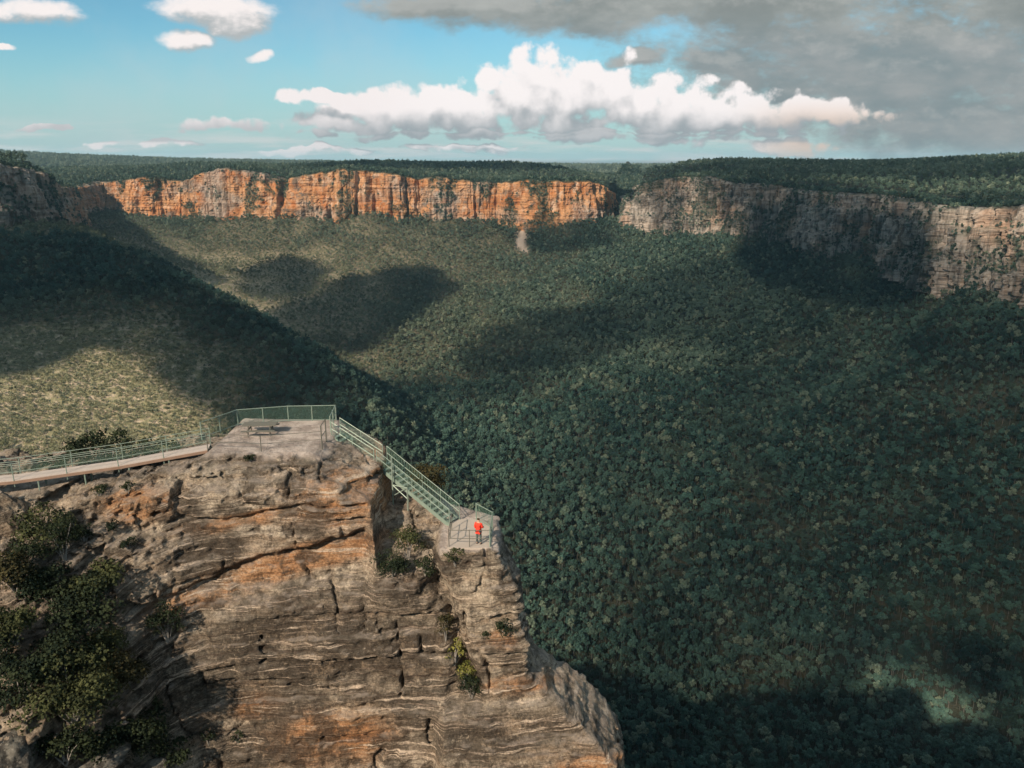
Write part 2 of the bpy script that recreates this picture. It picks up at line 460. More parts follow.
m_ground, n, b = new_mat('forest_floor')
p = n.pos()
c = n.mix(n.noise(p, 0.05, 5), (0.012, 0.018, 0.011, 1), (0.030, 0.032, 0.020, 1))  # floor tone lowered to stand for occlusion under the crowns
dryc = n.mix(n.smooth(n.noise(p, 0.11, 5, 0.65), 0.42, 0.66), (0.22, 0.20, 0.11, 1), (0.46, 0.36, 0.26, 1))
c = n.mix(n.attr('dry'), c, dryc)
c = n.mix(n.attr('scar'), c, (0.42, 0.33, 0.26, 1))
n.put(b.inputs[0], c)
bump(n, b, n.noise(p, 0.3, 4), 0.8, 3.0)
gz = HZ
scar_pts = [plan(521, 2195, 222), plan(523, 2170, 232), plan(519, 2140, 248), plan(526, 2110, 262)]
dsc = dist_poly(scar_pts, gx + 3 * nz, gy)
scar = sstep(17, 6, dsc)
dry_g = dry_sunlit(gx, gy, gz) * inv
ter = link('terrain', np_mesh('terrain', np.stack([gx, gy, gz], -1).reshape(-1, 3), grid_faces(len(XS), len(YS)), m_ground, True,
           {'dry': dry_g, 'scar': scar}))
tag(ter, 'forested valley floor, slopes and plateaus of the gorge', kind='structure')

# ------------------------------------------------------------------ far escarpments
def cliff_mat(name, orange, pale, dark, streak_mix=0.5):
    m, n, b = new_mat(name)
    p = n.pos(); x, y, z = n.xyz(p)
    q = n.vec(n.mul(x, 0.016), n.mul(y, 0.016), n.mul(z, 0.016))
    patch = n.noise(q, 1.0, 6, 0.6)
    patch2 = n.noise(n.vm('ADD', q, (7, 3, 2)), 2.2, 5, 0.65)
    strat = n.noise(n.vec(n.mul(x, 0.006), n.mul(y, 0.006), n.mul(z, 0.16)), 1.0, 5, 0.7)
    vert = n.noise(n.vec(n.mul(x, 0.13), n.mul(y, 0.13), n.mul(z, 0.014)), 1.0, 5, 0.65)
    c = n.mix(n.smooth(patch, 0.38, 0.62), orange[0], orange[1])
    c = n.mix(n.smooth(patch2, 0.50, 0.68), c, pale)
    c = n.mix(n.mul(n.smooth(strat, 0.50, 0.64), 0.55), c, dark)
    c = n.mix(n.mul(n.smooth(vert, 0.50, 0.66), streak_mix), c, dark)
    c = n.mix(n.mul(n.smooth(n.noise(n.vm('ADD', q, (1, 9, 4)), 1.6, 6, 0.7), 0.54, 0.64), 0.75), c, (0.13, 0.115, 0.095, 1))
    c = n.mix(n.mul(n.attr('ledge'), 0.85), c, (0.035, 0.045, 0.022, 1))
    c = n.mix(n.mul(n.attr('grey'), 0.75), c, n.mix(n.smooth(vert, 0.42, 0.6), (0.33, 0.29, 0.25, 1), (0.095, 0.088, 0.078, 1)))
    n.put(b.inputs[0], c)
    bump(n, b, n.add(n.mul(strat, 1.2), vert), 1.0, 5.0)
    return m
m_cl1 = cliff_mat('orange_sandstone', ((0.40, 0.15, 0.050, 1), (0.50, 0.26, 0.125, 1)), (0.52, 0.35, 0.24, 1), (0.20, 0.115, 0.07, 1), 0.42)
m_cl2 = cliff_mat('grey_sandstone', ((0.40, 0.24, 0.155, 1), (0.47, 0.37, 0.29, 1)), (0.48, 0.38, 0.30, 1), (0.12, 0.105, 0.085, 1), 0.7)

CL_LIP = []
CL_LEDGE = []     # ledge points that carry trees
def ribbon(name, ctrl, mat, amp, tiers, seed, label, grey=None, rec=14, veg=0.75, deep=13, vth=0.20):
    P = [(at(q[0], q[2], q[1]), at(q[0], q[3], q[1])) for q in ctrl]
    B = np.array([q[0] for q in P]); T = np.array([q[1] for q in P])
    s = np.r_[0, np.cumsum(np.hypot(*(np.diff(B[:, :2], axis=0).T)))]
    u = np.arange(0, s[-1], 3.2)
    bx = np.interp(u, s, B[:, 0]); by = np.interp(u, s, B[:, 1]); zb = np.interp(u, s, B[:, 2]) - 25; zt = np.interp(u, s, T[:, 2])
    # smoothed tangent -> outward normal (towards the valley)
    k = np.hanning(31); k /= k.sum()
    pad = lambda a: np.convolve(np.r_[np.full(15, a[0]), a, np.full(15, a[-1])], k, 'valid')
    sx, sy = pad(bx), pad(by)
    tx, ty = np.gradient(sx), np.gradient(sy); L = np.hypot(tx, ty); nx_, ny_ = ty / L, -tx / L
    zt = zt + 5 * perlin(u / 40 + seed, u * 0) + 3 * perlin(u / 13 + seed, u * 0)
    nv = 62
    v = np.linspace(0, 1, nv)
    U, Vv = np.meshgrid(u, v, indexing='ij')
    Z = zb[:, None] + (zt - zb)[:, None] * Vv
    butt = amp * (perlin(U / 95 + seed, Z * 0.002) + 0.55 * (0.5 - 2.0 * np.abs(perlin(U / 48 + 3 + seed, Z / 260))) + 0.30 * (0.4 - 2 * np.abs(perlin(U / 17 + seed, Z / 120))))
    blocks = 0.16 * amp * np.round(perlin(U / 34 + 40 + seed, Z / 60) * 3) + 0.10 * amp * np.round(perlin(U / 15 + 80 + seed, Z / 24) * 3)
    strat = 1.6 * perlin(U / 300, Z / 7.0 + seed) + 1.0 * perlin(U / 60, Z / 3.0)
    back = 0
    for (tv, td) in tiers:                       # benches: the wall steps back above them
        tvn = tv + 0.05 * perlin(U / 120 + seed + tv * 9, U * 0)
        back = back + td * sstep(-0.018, 0.018, Vv - tvn)
    face = butt + blocks + strat - back + 14 * (1 - Vv) * 0.6
    round_top = 7 * np.clip((Vv - 0.96) / 0.04, 0, 1) ** 2
    cleft = deep * sstep(0.10, 0.0, np.abs(perlin(U / 75 + 7 + seed, Z / 700))) * sstep(-0.1, 0.1, perlin(U / 160 + 2 + seed, Z / 300)) + 0.28 * deep * sstep(0.06, 0.0, np.abs(perlin(U / 38 + 70 + seed, Z / 400)))
    off = face - round_top - cleft + rec
    Xp = bx[:, None] + nx_[:, None] * off; Yp = by[:, None] + ny_[:, None] * off
    # carry the lip back over the plateau
    ex = np.stack([bx - nx_ * 58, by - ny_ * 58, zt - 3 + 0 * u], -1)[:, None]
    V = np.concatenate([np.stack([Xp, Yp, Z], -1), ex], 1)
    steep = np.abs(np.gradient(off, axis=1)) / np.maximum(np.gradient(Z, axis=1), 0.1)
    led = sstep(1.0, 3.0, np.where(np.gradient(off, axis=1) < 0, steep, 0))
    led = np.clip(led + sstep(0.965, 0.99, Vv), 0, 1)
    led = np.c_[led, np.ones(len(u))]
    gr = np.zeros_like(led) if grey is None else grey(V[..., 0], V[..., 1], V[..., 2])
    vegm = sstep(vth, vth + 0.10, 0.9 * perlin(U / 70 + seed * 3, U * 0, Z / 120) + 0.5 * perlin(U / 18, U * 0, Z / 20) + 0.25 * cleft / deep) * veg
    led[:, :nv] = np.maximum(led[:, :nv], vegm * 0.9)
    me = np_mesh(name, V.reshape(-1, 3), grid_faces(len(u), nv + 1), mat, False, {'ledge': led, 'grey': gr})
    # flip so that normals look to the valley is not needed: diffuse is two sided
    o = link(name, me); tag(o, label, kind='structure')
    rs = np.random.RandomState(seed)
    pick = (led[:, :nv] > 0.4) & (rs.rand(len(u), nv) < 0.22)
    pick[:, :10] |= (rs.rand(len(u), 10) < 0.03)
    pick |= (rs.rand(len(u), nv + 0) < 0.010 + 0.16 * (vegm > 0.5))
    CL_LEDGE.append(V[:, :nv][pick])
    for f in (0.08, 0.22, 0.36, 0.5, 0.64, 0.78, 0.92):
        q = V[:, nv - 1] * (1 - f) + V[:, nv] * f
        CL_LIP.append(q[rs.rand(len(q)) < 0.42])
    return o

def grey_a(x, y, z):
    px, py = project(np.stack([x, y, z], -1))
    return np.clip(sstep(70, 30, px) + sstep(0.1, 0.5, perlin(x / 120, z / 60)) * 0.8 + 0.5 * sstep(120, 100, px) + 0.9 * sstep(16, 6, np.abs(px - 214 + 6 * perlin(z / 20, x / 60))) + 0.7 * sstep(14, 5, np.abs(px - 432)) * sstep(0.0, 0.2, perlin(x / 40, z / 25)), 0, 1)
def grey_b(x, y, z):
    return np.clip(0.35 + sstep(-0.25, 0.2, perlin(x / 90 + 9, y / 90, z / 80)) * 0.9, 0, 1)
ribbon('escarpment', CLIFF_A, m_cl1, 17, [(0.42, 5), (0.74, 4)], 3, 'long orange sandstone cliff across the far side of the valley', grey_a)
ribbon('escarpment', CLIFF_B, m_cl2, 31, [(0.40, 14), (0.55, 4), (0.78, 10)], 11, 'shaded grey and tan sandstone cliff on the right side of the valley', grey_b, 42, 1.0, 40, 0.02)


# ------------------------------------------------------------------ the rock promontory
def surface_nets(Vg, origin, h):
    """Vg: 3D float array, negative inside. returns verts, quads"""
    S = Vg < 0
    nx, ny, nz = S.shape
    cnt = np.zeros((nx - 1, ny - 1, nz - 1), np.uint8)
    for a in (0, 1):
        for b in (0, 1):
            for c in (0, 1):
                cnt += S[a:nx - 1 + a, b:ny - 1 + b, c:nz - 1 + c]
    act = (cnt > 0) & (cnt < 8)
    I, J, K = np.nonzero(act)
    idx = np.full(act.shape, -1, np.int32); idx[I, J, K] = np.arange(len(I))
    acc = np.zeros((len(I), 3), np.float32); num = np.zeros(len(I), np.float32)
    cor = [(a, b, c) for a in (0, 1) for b in (0, 1) for c in (0, 1)]
    val = {q: Vg[I + q[0], J + q[1], K + q[2]] for q in cor}
    for q in cor:
        for ax in range(3):
            if q[ax]: continue
            r = list(q); r[ax] = 1; r = tuple(r)
            va, vb = val[q], val[r]
            cr = (va < 0) != (vb < 0)
            t = np.where(cr, va / np.where(cr, va - vb, 1), 0)
            for d in range(3):
                acc[:, d] += np.where(cr, q[d] + (t if d == ax else 0), 0)
            num += cr
    V = acc / num[:, None] + np.stack([I, J, K], 1)
    V = V * h + np.array(origin)
    F = []
    for ax in range(3):
        s0 = [slice(None)] * 3; s1 = [slice(None)] * 3
        s0[ax] = slice(0, -1); s1[ax] = slice(1, None)
        ch = S[tuple(s0)] != S[tuple(s1)]
        o1, o2 = [d for d in range(3) if d != ax]
        # interior edges only
        sl = [slice(None)] * 3; sl[o1] = slice(1, -1); sl[o2] = slice(1, -1)
        e = np.array(np.nonzero(ch[tuple(sl)])).T
        e[:, o1] += 1; e[:, o2] += 1
        inside_first = S[e[:, 0], e[:, 1], e[:, 2]]
        def cell(d1, d2):
            c = e.copy(); c[:, o1] -= d1; c[:, o2] -= d2; return idx[c[:, 0], c[:, 1], c[:, 2]]
        q = np.stack([cell(1, 1), cell(0, 1), cell(0, 0), cell(1, 0)], 1)
        flip = inside_first if ax != 1 else ~inside_first
        q = np.where(flip[:, None], q, q[:, ::-1])
        F.append(q)
    return V, np.concatenate(F)

def smax(a, b, k):
    h = np.clip(0.5 + 0.5 * (a - b) / k, 0, 1)
    return b + (a - b) * h + k * h * (1 - h)

RX = ([-60, -50, -40, -38, -36.2, -35.2, -34.0, -33.0, -31.8, -30.5, -28.5, -26.4, -24.0, -22.6, -15], [12, 9, 7.6, 7.3, 6.9, 5.7, 4.2, 2.9, 1.6, 1.0, 0.6, 0.3, -0.5, -0.9, -0.9])   # right edge of the rock by height

WX = np.arange(-60, 20, 0.1)
WA = 0.7 * perlin(WX * 0.22, WX * 0) + 0.22 * perlin(WX * 0.9, WX * 0)
WB = 0.5 * perlin(WX * 0.2 + 30, WX * 0) + 0.2 * perlin(WX * 0.8, WX * 0)

def rock_top(x, y):
    t = np.full(x.shape, -20.2, np.float32)
    # rise under the walkway towards the platform
    t = -20.9 + 1.6 * sstep(-34, -21, x)
    t = t - 0.9 * sstep(46.6, 44.6, y)
    t = np.where(y > 50, t - 0.15 * (y - 50), t)
    plat = sstep(-21.2, -19.8, x) * sstep(48.2, 49.4, y) 
    t = t + (-18.6 - t) * plat
    # shoulder falling away to the right of the platform
    sh = sstep(-13.2, -11.8, x)
    t = t + sh * (-(0.34 * np.clip(x + 12.6, 0, 9)) - 0.12)
    t = t - sh * sstep(52.5, 49.5, y) * 0.35
    # lower ledge
    low = sstep(-8.9, -8.3, x + 0.25 * perlin(y * 0.9, y * 0))
    lz = -21.9 - 0.20 * (x + 8.5) - 0.52 * np.clip(49.6 - y, 0, 9) - 0.0 * y
    lz = np.where(x > -4.6, -22.98, lz)
    k = sstep(-5.3, -4.4, x)
    lz = (-22.7 - 0.08 * (x + 8.5) - 0.48 * np.clip(49.8 - y, 0, 9)) * (1 - k) + -22.98 * k
    t = t + (lz - t) * low
    return t

def rock_base(x, y, z):
    xe = np.clip(-19.5 - x, 0, 40)
    zz = np.clip(-z, 18, 70)
    fy = np.interp(zz, [18, 19.2, 20.5, 22.5, 26, 27, 31, 38, 46, 60], [49.4, 48.6, 46.6, 46.2, 45.4, 44.7, 43.9, 42.6, 41.2, 38]).astype(np.float32)
    # the right-hand column below the small lookout stands forward
    kr = sstep(-5.4, -4.2, x)
    fr = np.interp(zz, [18, 22.9, 25, 29, 31.5, 33.0, 34.5, 36, 38, 60], [44.35, 44.3, 44.2, 43.8, 43.5, 43.0, 42.2, 41.4, 40.6, 36]).astype(np.float32)
    fy = fy * (1 - kr) + fr * kr
    # block on the ledge between: tiers falling to the camera
    km = sstep(-9.4, -8.4, x) * (1 - kr)
    fm = np.interp(zz, [18, 23, 26, 27.2, 31, 38, 60], [46.2, 45.6, 44.6, 44.4, 43.8, 42.6, 38]).astype(np.float32)
    fy = fy * (1 - km) + fm * km
    # wall swings towards the viewer on the left, becoming a slope
    swing = xe ** 1.1 * 0.42
    slope = sstep(-17, -33, x) * (zz - 21) * 0.80
    fy = fy - np.clip(swing * sstep(20.5, 27.0, zz), 0, 40) - np.clip(slope, 0, 30)
    # long undercut beneath the upper block, dipping to the left
    zu = -22.7 + 0.30 * (x + 9.0) + np.interp(x, WX, WA)
    g = np.exp(-((z - zu) / 0.32) ** 2) * 0.75 + sstep(zu - 0.1, zu - 0.5, z) * sstep(zu - 2.6, zu - 1.2, z) * 0.45
    fy = fy + g * sstep(-8.0, -9.5, x) * sstep(-25, -21, x)
    zu2 = -20.9 + 0.10 * (x + 9.0) + np.interp(x, WX, WB)
    fy = fy + 0.45 * np.exp(-((z - zu2) / 0.16) ** 2) * sstep(-8.0, -9.5, x) * sstep(-26, -21, x)
    # steep gully with plants
    xg = -4.6 + np.clip(-25.0 - z, 0, 8) * 0.28
    fy = fy + 1.5 * np.exp(-((x - xg) / 0.55) ** 2) * sstep(-24.3, -25.6, z) * sstep(-33.6, -31.5, z)
    # hollow at the foot of the gully
    fy = fy + 1.1 * np.exp(-((x + 3.6) / 0.8) ** 2 - ((z + 32.6) / 0.8) ** 2)
    rx = np.interp(z, RX[0], RX[1]).astype(np.float32)
    rx = rx - 0.10 * np.clip(y - 46, -4, 20) ** 2 * 0.12
    by = np.interp(x, [-60, -24, -12, -8, -1, 0.6, 2, 7], [60, 57.5, 56.8, 53.2, 48.8, 47.6, 45.6, 44.6]).astype(np.float32) + (-19 - z) * 0.18
    f = z - rock_top(x, y)
    f = smax(f, (fy - y) * (0.85 - 0.27 * sstep(-19.0, -21.5, x)), 0.35)
    f = smax(f, (x - rx) * 0.9, 0.5)
    f = smax(f, (y - by) * 0.9, 0.5)
    return f

def _h(i, j=0, k=0):
    """random value -1..1 of integer cells"""
    i = (np.asarray(i).astype(np.int64) * 73856093) ^ (np.asarray(j).astype(np.int64) * 19349663) ^ (k * 83492791)
    i = (i ^ (i >> 13)) * 1274126177
    return ((i & 0xffff) / 32767.5 - 1.0).astype(np.float32)

def courses(s, zt, thick, width, seed):
    """sandstone courses: constant within a bed and within a joint block of that bed"""
    L = np.floor(zt / thick + 0.35 * np.sin(zt / thick * 0.7 + seed))
    B = np.floor(s / width + 7.3 * _h(L, 3, seed))
    return _h(L, 0, seed), _h(L, B, seed + 1)

def rock_noise(x, y, z):
    w1 = perlin(x * 0.07, y * 0.07, z * 0.10)
    zt = z - 0.06 * x + 0.05 * (y - 45) + 0.5 * w1 + 0.10 * perlin(x * 0.35, y * 0.35, z * 0.3)
    tilt = sstep(-19, -26, x)
    zt = zt - tilt * 0.30 * (x + 19)
    s_ = x + 0.55 * y + 0.5 * perlin(x * 0.2, y * 0.2, z * 0.45) + 0.12 * z
    big = fbm(x * 0.17, y * 0.17, z * 0.24, o=3)
    calm = sstep(-0.25, 0.25, perlin(x * 0.11 + 31, y * 0.11, z * 0.16))
    a1, b1 = courses(s_, zt, 1.55, 5.5, 1)
    a2, b2 = courses(s_ + 3, zt, 0.62, 2.6, 5)
    a3, b3 = courses(s_, zt, 0.27, 1.3, 9)
    d = 0.42 * big + 0.20 * a1 + 0.13 * b1 + calm * (0.15 * a2 + 0.13 * b2) + (0.25 + 0.75 * calm) * (0.085 * a3 + 0.045 * b3)
    rough = fbm(x * 1.1, y * 1.1, z * 1.6, o=3, gain=0.65)
    joint = np.exp(-(perlin(x * 0.42 + 50, y * 0.2, z * 0.10) / 0.030) ** 2) * sstep(-0.1, 0.2, perlin(x * 0.3, y * 0.3, z * 0.35 + 70))
    d = d + (0.13 + 0.10 * (1 - calm)) * rough - 0.5 * joint
    # more broken, bouldery rock on the left and on the ledge
    brk = sstep(-19, -24, x) + sstep(-8.6, -7.8, x) * sstep(-26.5, -24.5, z) * sstep(-4.6, -5.4, x) + 0.7 * sstep(-21.3, -20.3, z) * sstep(-12, -13.5, x)
    brk = np.clip(brk, 0, 1)
    xx = x + 0.8 * perlin(x * 0.3, y * 0.3, z * 0.3); yy = y + 0.8 * perlin(x * 0.3 + 9, y * 0.3, z * 0.3); zz = z + 0.5 * perlin(x * 0.3 + 19, y * 0.3, z * 0.3)
    c1 = _h(np.floor(xx / 2.1), np.floor(yy / 2.1) * 31 + np.floor(zz / 1.5), 17); c2 = _h(np.floor(xx / 0.9), np.floor(yy / 0.9) * 31 + np.floor(zz / 0.7), 19)
    d = d + brk * (0.42 * c1 + 0.20 * c2 + 0.25 * rough)
    flat = sstep(-21.0, -19.9, x) * sstep(-12.2, -13.0, x) * sstep(48.9, 49.7, y) * sstep(-19.15, -18.85, z)
    flat2 = sstep(-4.9, -4.2, x) * sstep(-1.0, -1.5, x) * sstep(44.3, 44.6, y) * sstep(-23.5, -23.2, z)
    walk = sstep(-19.6, -21.5, x) * sstep(46.0, 46.6, y) * sstep(52, 51, y)
    d = np.where(walk > 0.5, np.minimum(d, 0.15), d)
    return d * (1 - 0.95 * np.clip(flat + flat2, 0, 1)) * 0.85

def build_sdf(lo, hi, h, noise_k=1.0, extra=None, band=1.3):
    ax = [np.arange(lo[i], hi[i] + h, h, dtype=np.float32) for i in range(3)]
    out = np.empty([len(a) for a in ax], np.float32)
    for i0 in range(0, len(ax[0]), 24):
        X, Y, Z = np.meshgrid(ax[0][i0:i0 + 24], ax[1], ax[2], indexing='ij')
        f = rock_base(X, Y, Z) if extra is None else extra(X, Y, Z)
        m = np.abs(f) < band
        if noise_k: f[m] -= noise_k * rock_noise(X[m], Y[m], Z[m])
        out[i0:i0 + 24] = f
    return out

RES = 0.12
lo = (-47, 23.0, -46.5); hi = (13, 60, -17.5)
sdf = build_sdf(lo, hi, RES)
RV, RF = surface_nets(sdf, lo, RES)
del sdf

def spots(x, y, z, lst):
    px, py = project(np.stack([x, y, z], -1)); a = np.zeros(x.shape)
    w = 9 * perlin(x * 0.5, y * 0.5, z * 0.8)
    for (cx, cy, rx, ry, rot) in lst:
        c, s = math.cos(R(rot)), math.sin(R(rot))
        u = ((px - cx) * c + (py - cy) * s + w) / rx; v = (-(px - cx) * s + (py - cy) * c + w * 0.6) / ry
        a = np.maximum(a, sstep(1.35, 0.55, np.hypot(u, v)))
    return a
x, y, z = RV[:, 0], RV[:, 1], RV[:, 2]
ORANGE = [(345, 498, 62, 30, -10), (300, 560, 110, 15, -14), (330, 738, 68, 30, -4), (520, 683, 46, 9, -6), (505, 640, 14, 10, 0), (205, 596, 60, 14, -16), (255, 705, 30, 14, 0), (590, 762, 40, 10, -10), (140, 505, 40, 20, 0), (240, 520, 60, 9, -10), (378, 470, 14, 34, 0)]
DARK = [(300, 650, 120, 50, -6), (255, 455, 75, 9, -4), (130, 470, 60, 9, -6), (225, 550, 22, 24, 0), (185, 560, 16, 26, 0), (500, 735, 90, 26, -8), (70, 600, 60, 80, 0), (250, 750, 45, 25, 0), (410, 590, 34, 26, 0), (190, 520, 16, 30, 0), (165, 680, 50, 60, -30), (390, 650, 70, 34, -6)]
a_or = spots(x, y, z, ORANGE); a_dk = spots(x, y, z, DARK)

m_rock, n, b = new_mat('weathered_sandstone')
p = n.pos(); X_, Y_, Z_ = n.xyz(p)
warp = n.noise(n.vm('SCALE', p, scale=0.09), 1.0, 2, 0.4)
left = n.smooth(X_, -19, -26)
zt = n.add(n.add(Z_, n.mul(X_, -0.06)), n.add(n.mul(warp, 1.8), n.mul(left, n.mul(n.add(X_, 19.0), -0.30))))
sv = n.vec(n.mul(X_, 0.13), n.mul(Y_, 0.13), n.mul(zt, 3.0))
lam = n.noise(sv, 1.0, 8, 0.78)                       # laminations
sv2 = n.vec(n.mul(X_, 0.14), n.mul(Y_, 0.14), n.mul(zt, 1.1))
bed = n.noise(sv2, 1.0, 5, 0.62)                      # beds
mot = n.noise(p, 0.55, 7, 0.68)                       # mottling
fine = n.noise(p, 3.0, 6, 0.75)
drip = n.noise(n.vec(n.mul(X_, 1.3), n.mul(Y_, 1.3), n.mul(Z_, 0.16)), 1.0, 5, 0.65)
c = n.mix(n.smooth(mot, 0.36, 0.64), (0.26, 0.208, 0.155, 1), (0.56, 0.465, 0.36, 1))
c = n.mix(n.smooth(bed, 0.42, 0.60), c, n.mix(n.smooth(fine, 0.35, 0.65), (0.28, 0.20, 0.135, 1), (0.42, 0.33, 0.245, 1)))
oran = n.mix(n.smooth(lam, 0.35, 0.65), (0.42, 0.185, 0.075, 1), (0.42, 0.265, 0.155, 1))
c = n.mix(n.mul(n.attr('orange'), n.smooth(n.add(mot, n.mul(lam, 0.3)), 0.40, 0.66)), c, oran)
# dark patina, broken by pale laminae
pat = n.m('MAXIMUM', n.mul(n.attr('dark'), n.smooth(n.add(fine, mot), 0.78, 1.02)), n.mul(n.smooth(n.noise(n.vm('ADD', p, (3, 8, 1)), 0.42, 7, 0.7), 0.47, 0.56), 0.85))
pat = n.m('MAXIMUM', pat, n.mul(n.mul(n.smooth(drip, 0.54, 0.66), n.sub(1.0, n.mul(n.attr('orange'), 0.8))), 0.72))
c = n.mix(n.mul(pat, 0.92), c, n.mix(n.smooth(fine, 0.3, 0.7), (0.020, 0.017, 0.014, 1), (0.085, 0.066, 0.050, 1)))
lk = n.sub(1.0, n.mul(left, 0.55))
c = n.mix(n.mul(n.mul(n.smooth(lam, 0.555, 0.605), 0.95), lk), c, (0.62, 0.49, 0.38, 1))
c = n.mix(n.mul(n.smooth(lam, 0.45, 0.39), 0.75), c, (0.085, 0.060, 0.045, 1))
lam2 = n.noise(n.vec(n.mul(X_, 0.25), n.mul(Y_, 0.25), n.mul(zt, 9.0)), 1.0, 5, 0.7)
c = n.mix(n.mul(n.smooth(lam2, 0.56, 0.66), 0.5), c, (0.55, 0.42, 0.33, 1))
c = n.mix(n.mul(n.smooth(lam2, 0.44, 0.36), 0.5), c, (0.07, 0.05, 0.038, 1))
gr = n.noise(p, 7.0, 5, 0.75)
c = n.mix(1.0, c, n.mix(n.smooth(gr, 0.34, 0.66), (0.58, 0.57, 0.55, 1), (1.28, 1.26, 1.22, 1)), 'MULTIPLY')
# lichen and pale weathered flat tops
nrm = n.n.new('ShaderNodeNewGeometry').outputs['Normal']
upf = n.smooth(n.xyz(nrm)[2], 0.55, 0.9)
flr = n.attr('floor')
c = n.mix(n.mul(upf, 0.45), c, n.mix(n.smooth(n.noise(p, 1.2, 6, 0.7), 0.42, 0.6), (0.36, 0.30, 0.25, 1), (0.12, 0.10, 0.075, 1)))
c = n.mix(flr, c, n.mix(n.smooth(n.noise(p, 0.9, 6, 0.7), 0.38, 0.62), (0.30, 0.24, 0.20, 1), (0.52, 0.43, 0.365, 1)))
blot = n.smooth(n.noise(n.vm('ADD', p, (11, 2, 5)), 2.4, 6, 0.75), 0.58, 0.68)
c = n.mix(n.mul(blot, 0.6), c, (0.055, 0.050, 0.038, 1))
n.put(b.inputs[0], c)
bump(n, b, n.add(n.add(n.mul(n.add(lam, n.mul(lam2, 0.5)), 0.9), n.mul(fine, 0.6)), n.mul(n.noise(p, 9.0, 4, 0.6), 0.2)), 1.0, 0.38)
a_fl = np.clip(sstep(-20.6, -19.6, x) * sstep(-11.8, -12.6, x) * sstep(48.8, 49.5, y) * sstep(-19.3, -18.95, z)
               + sstep(-4.9, -4.3, x) * sstep(44.2, 44.5, y) * sstep(-23.6, -23.25, z), 0, 1)
rock = link('sandstone_promontory', np_mesh('sandstone_promontory', RV, RF, m_rock, True, {'orange': a_or, 'dark': a_dk, 'floor': a_fl}))
tag(rock, 'layered sandstone cliff promontory below the lookouts', kind='structure')

# coarse continuation of the cliff down to the valley, and the plateau the camera stands over
def lower_sdf(X, Y, Z):
    zz = -Z
    rx = np.interp(zz, [40, 60, 340], [3, 9, 75])
    fy = np.interp(zz, [40, 60, 340], [42.5, 38, 0]) - np.clip(-16 - X, 0, 60) * 1.1
    by = np.interp(X, [-24, -8, 0, 8], [60, 54, 47, 43]) + (zz - 40) * 0.30
    f = np.maximum.reduce([Z + 47.5, fy - Y, X - rx, Y - by])
    g = np.maximum.reduce([Z + 21.5, X + 48.5, Y - by, fy - Y - 12])         # plateau to the left of the promontory
    h_ = np.maximum.reduce([Z + 9.0 + 0 * X, Y - 4 + 0.3 * np.abs(X), X - 30 - (zz - 9) * 0.2])
    f = np.minimum(np.minimum(f, g), h_)
    return (f + 2.2 * fbm(X / 14, Y / 14, Z / 9, o=3)).astype(np.float32)
lo2 = (-190, -110, -345); hi2 = (95, 150, -4)
s2 = build_sdf(lo2, hi2, 2.6, 0, lower_sdf)
LV, LF = surface_nets(s2, lo2, 2.6)
lowr = link('cliff_foot', np_mesh('cliff_foot', LV, LF, m_rock, True, {'orange': LV[:, 0] * 0, 'dark': LV[:, 0] * 0 + 0.4, 'floor': LV[:, 0] * 0}))
tag(lowr, 'lower sandstone cliff under the promontory', kind='structure')

bvh = BVHTree.FromPolygons([Vector(v) for v in RV.tolist()], RF.tolist())
def hit_px(px, py):
    """surface point of the promontory seen at that picture position"""
    u, e = ray(px, py)
    h = bvh.ray_cast(Vector((0, 0, 0)), Vector((u, 1, e)).normalized(), 200)
    return (h[0], h[1]) if h[0] is not None else (None, None)
def ground(x, y, z0=-10):
    h = bvh.ray_cast(Vector((x, y, z0)), Vector((0, 0, -1)), 80)
    return h[0].z if h[0] is not None else z0 - 12


# ------------------------------------------------------------------ foliage
def foliage_mat(name, a, b_, hi, world_scale=0.004):
    m, n, b = new_mat(name)
    info = n.n.new('ShaderNodeObjectInfo').outputs['Random']
    p = n.pos()
    c = n.mix(info, a, b_)
    big = n.smooth(n.noise(p, world_scale, 4, 0.6), 0.42, 0.62)
    c = n.mix(n.mul(big, 0.6), c, hi)
    r2 = n.m('FRACT', n.mul(info, 37.7))
    c = n.mix(n.mul(n.smooth(r2, 0.80, 1.0), 0.75), c, (0.165, 0.195, 0.140, 1))
    c = n.mix(n.mul(n.smooth(r2, 0.42, 0.0), 0.85), c, (0.015, 0.030, 0.022, 1))
    f = n.noise(p, 0.5, 4, 0.7)
    c = n.mix(n.mul(n.smooth(f, 0.40, 0.62), 0.55), c, n.mix(1.0, c, (1.8, 1.7, 1.4, 1), 'MULTIPLY'))
    dry = n.attr('dry', 'INSTANCER')
    c = n.mix(n.mul(dry, 0.85), c, n.mix(r2, (0.17, 0.175, 0.09, 1), (0.33, 0.305, 0.18, 1)))
    n.put(b.inputs[0], c)
    b.inputs['Roughness'].default_value = 0.75
    b.inputs['Specular IOR Level'].default_value = 0.15
    return m
m_leaf = foliage_mat('eucalyptus_leaves', (0.006, 0.024, 0.024, 1), (0.052, 0.108, 0.090, 1), (0.078, 0.135, 0.108, 1))
m_far = foliage_mat('distant_leaves', (0.011, 0.030, 0.027, 1), (0.060, 0.104, 0.084, 1), (0.084, 0.126, 0.098, 1))
m_bark, n, b = new_mat('pale_bark')
n.put(b.inputs[0], n.mix(n.noise(n.pos(), 0.8, 4), (0.06, 0.055, 0.045, 1), (0.17, 0.155, 0.13, 1)))

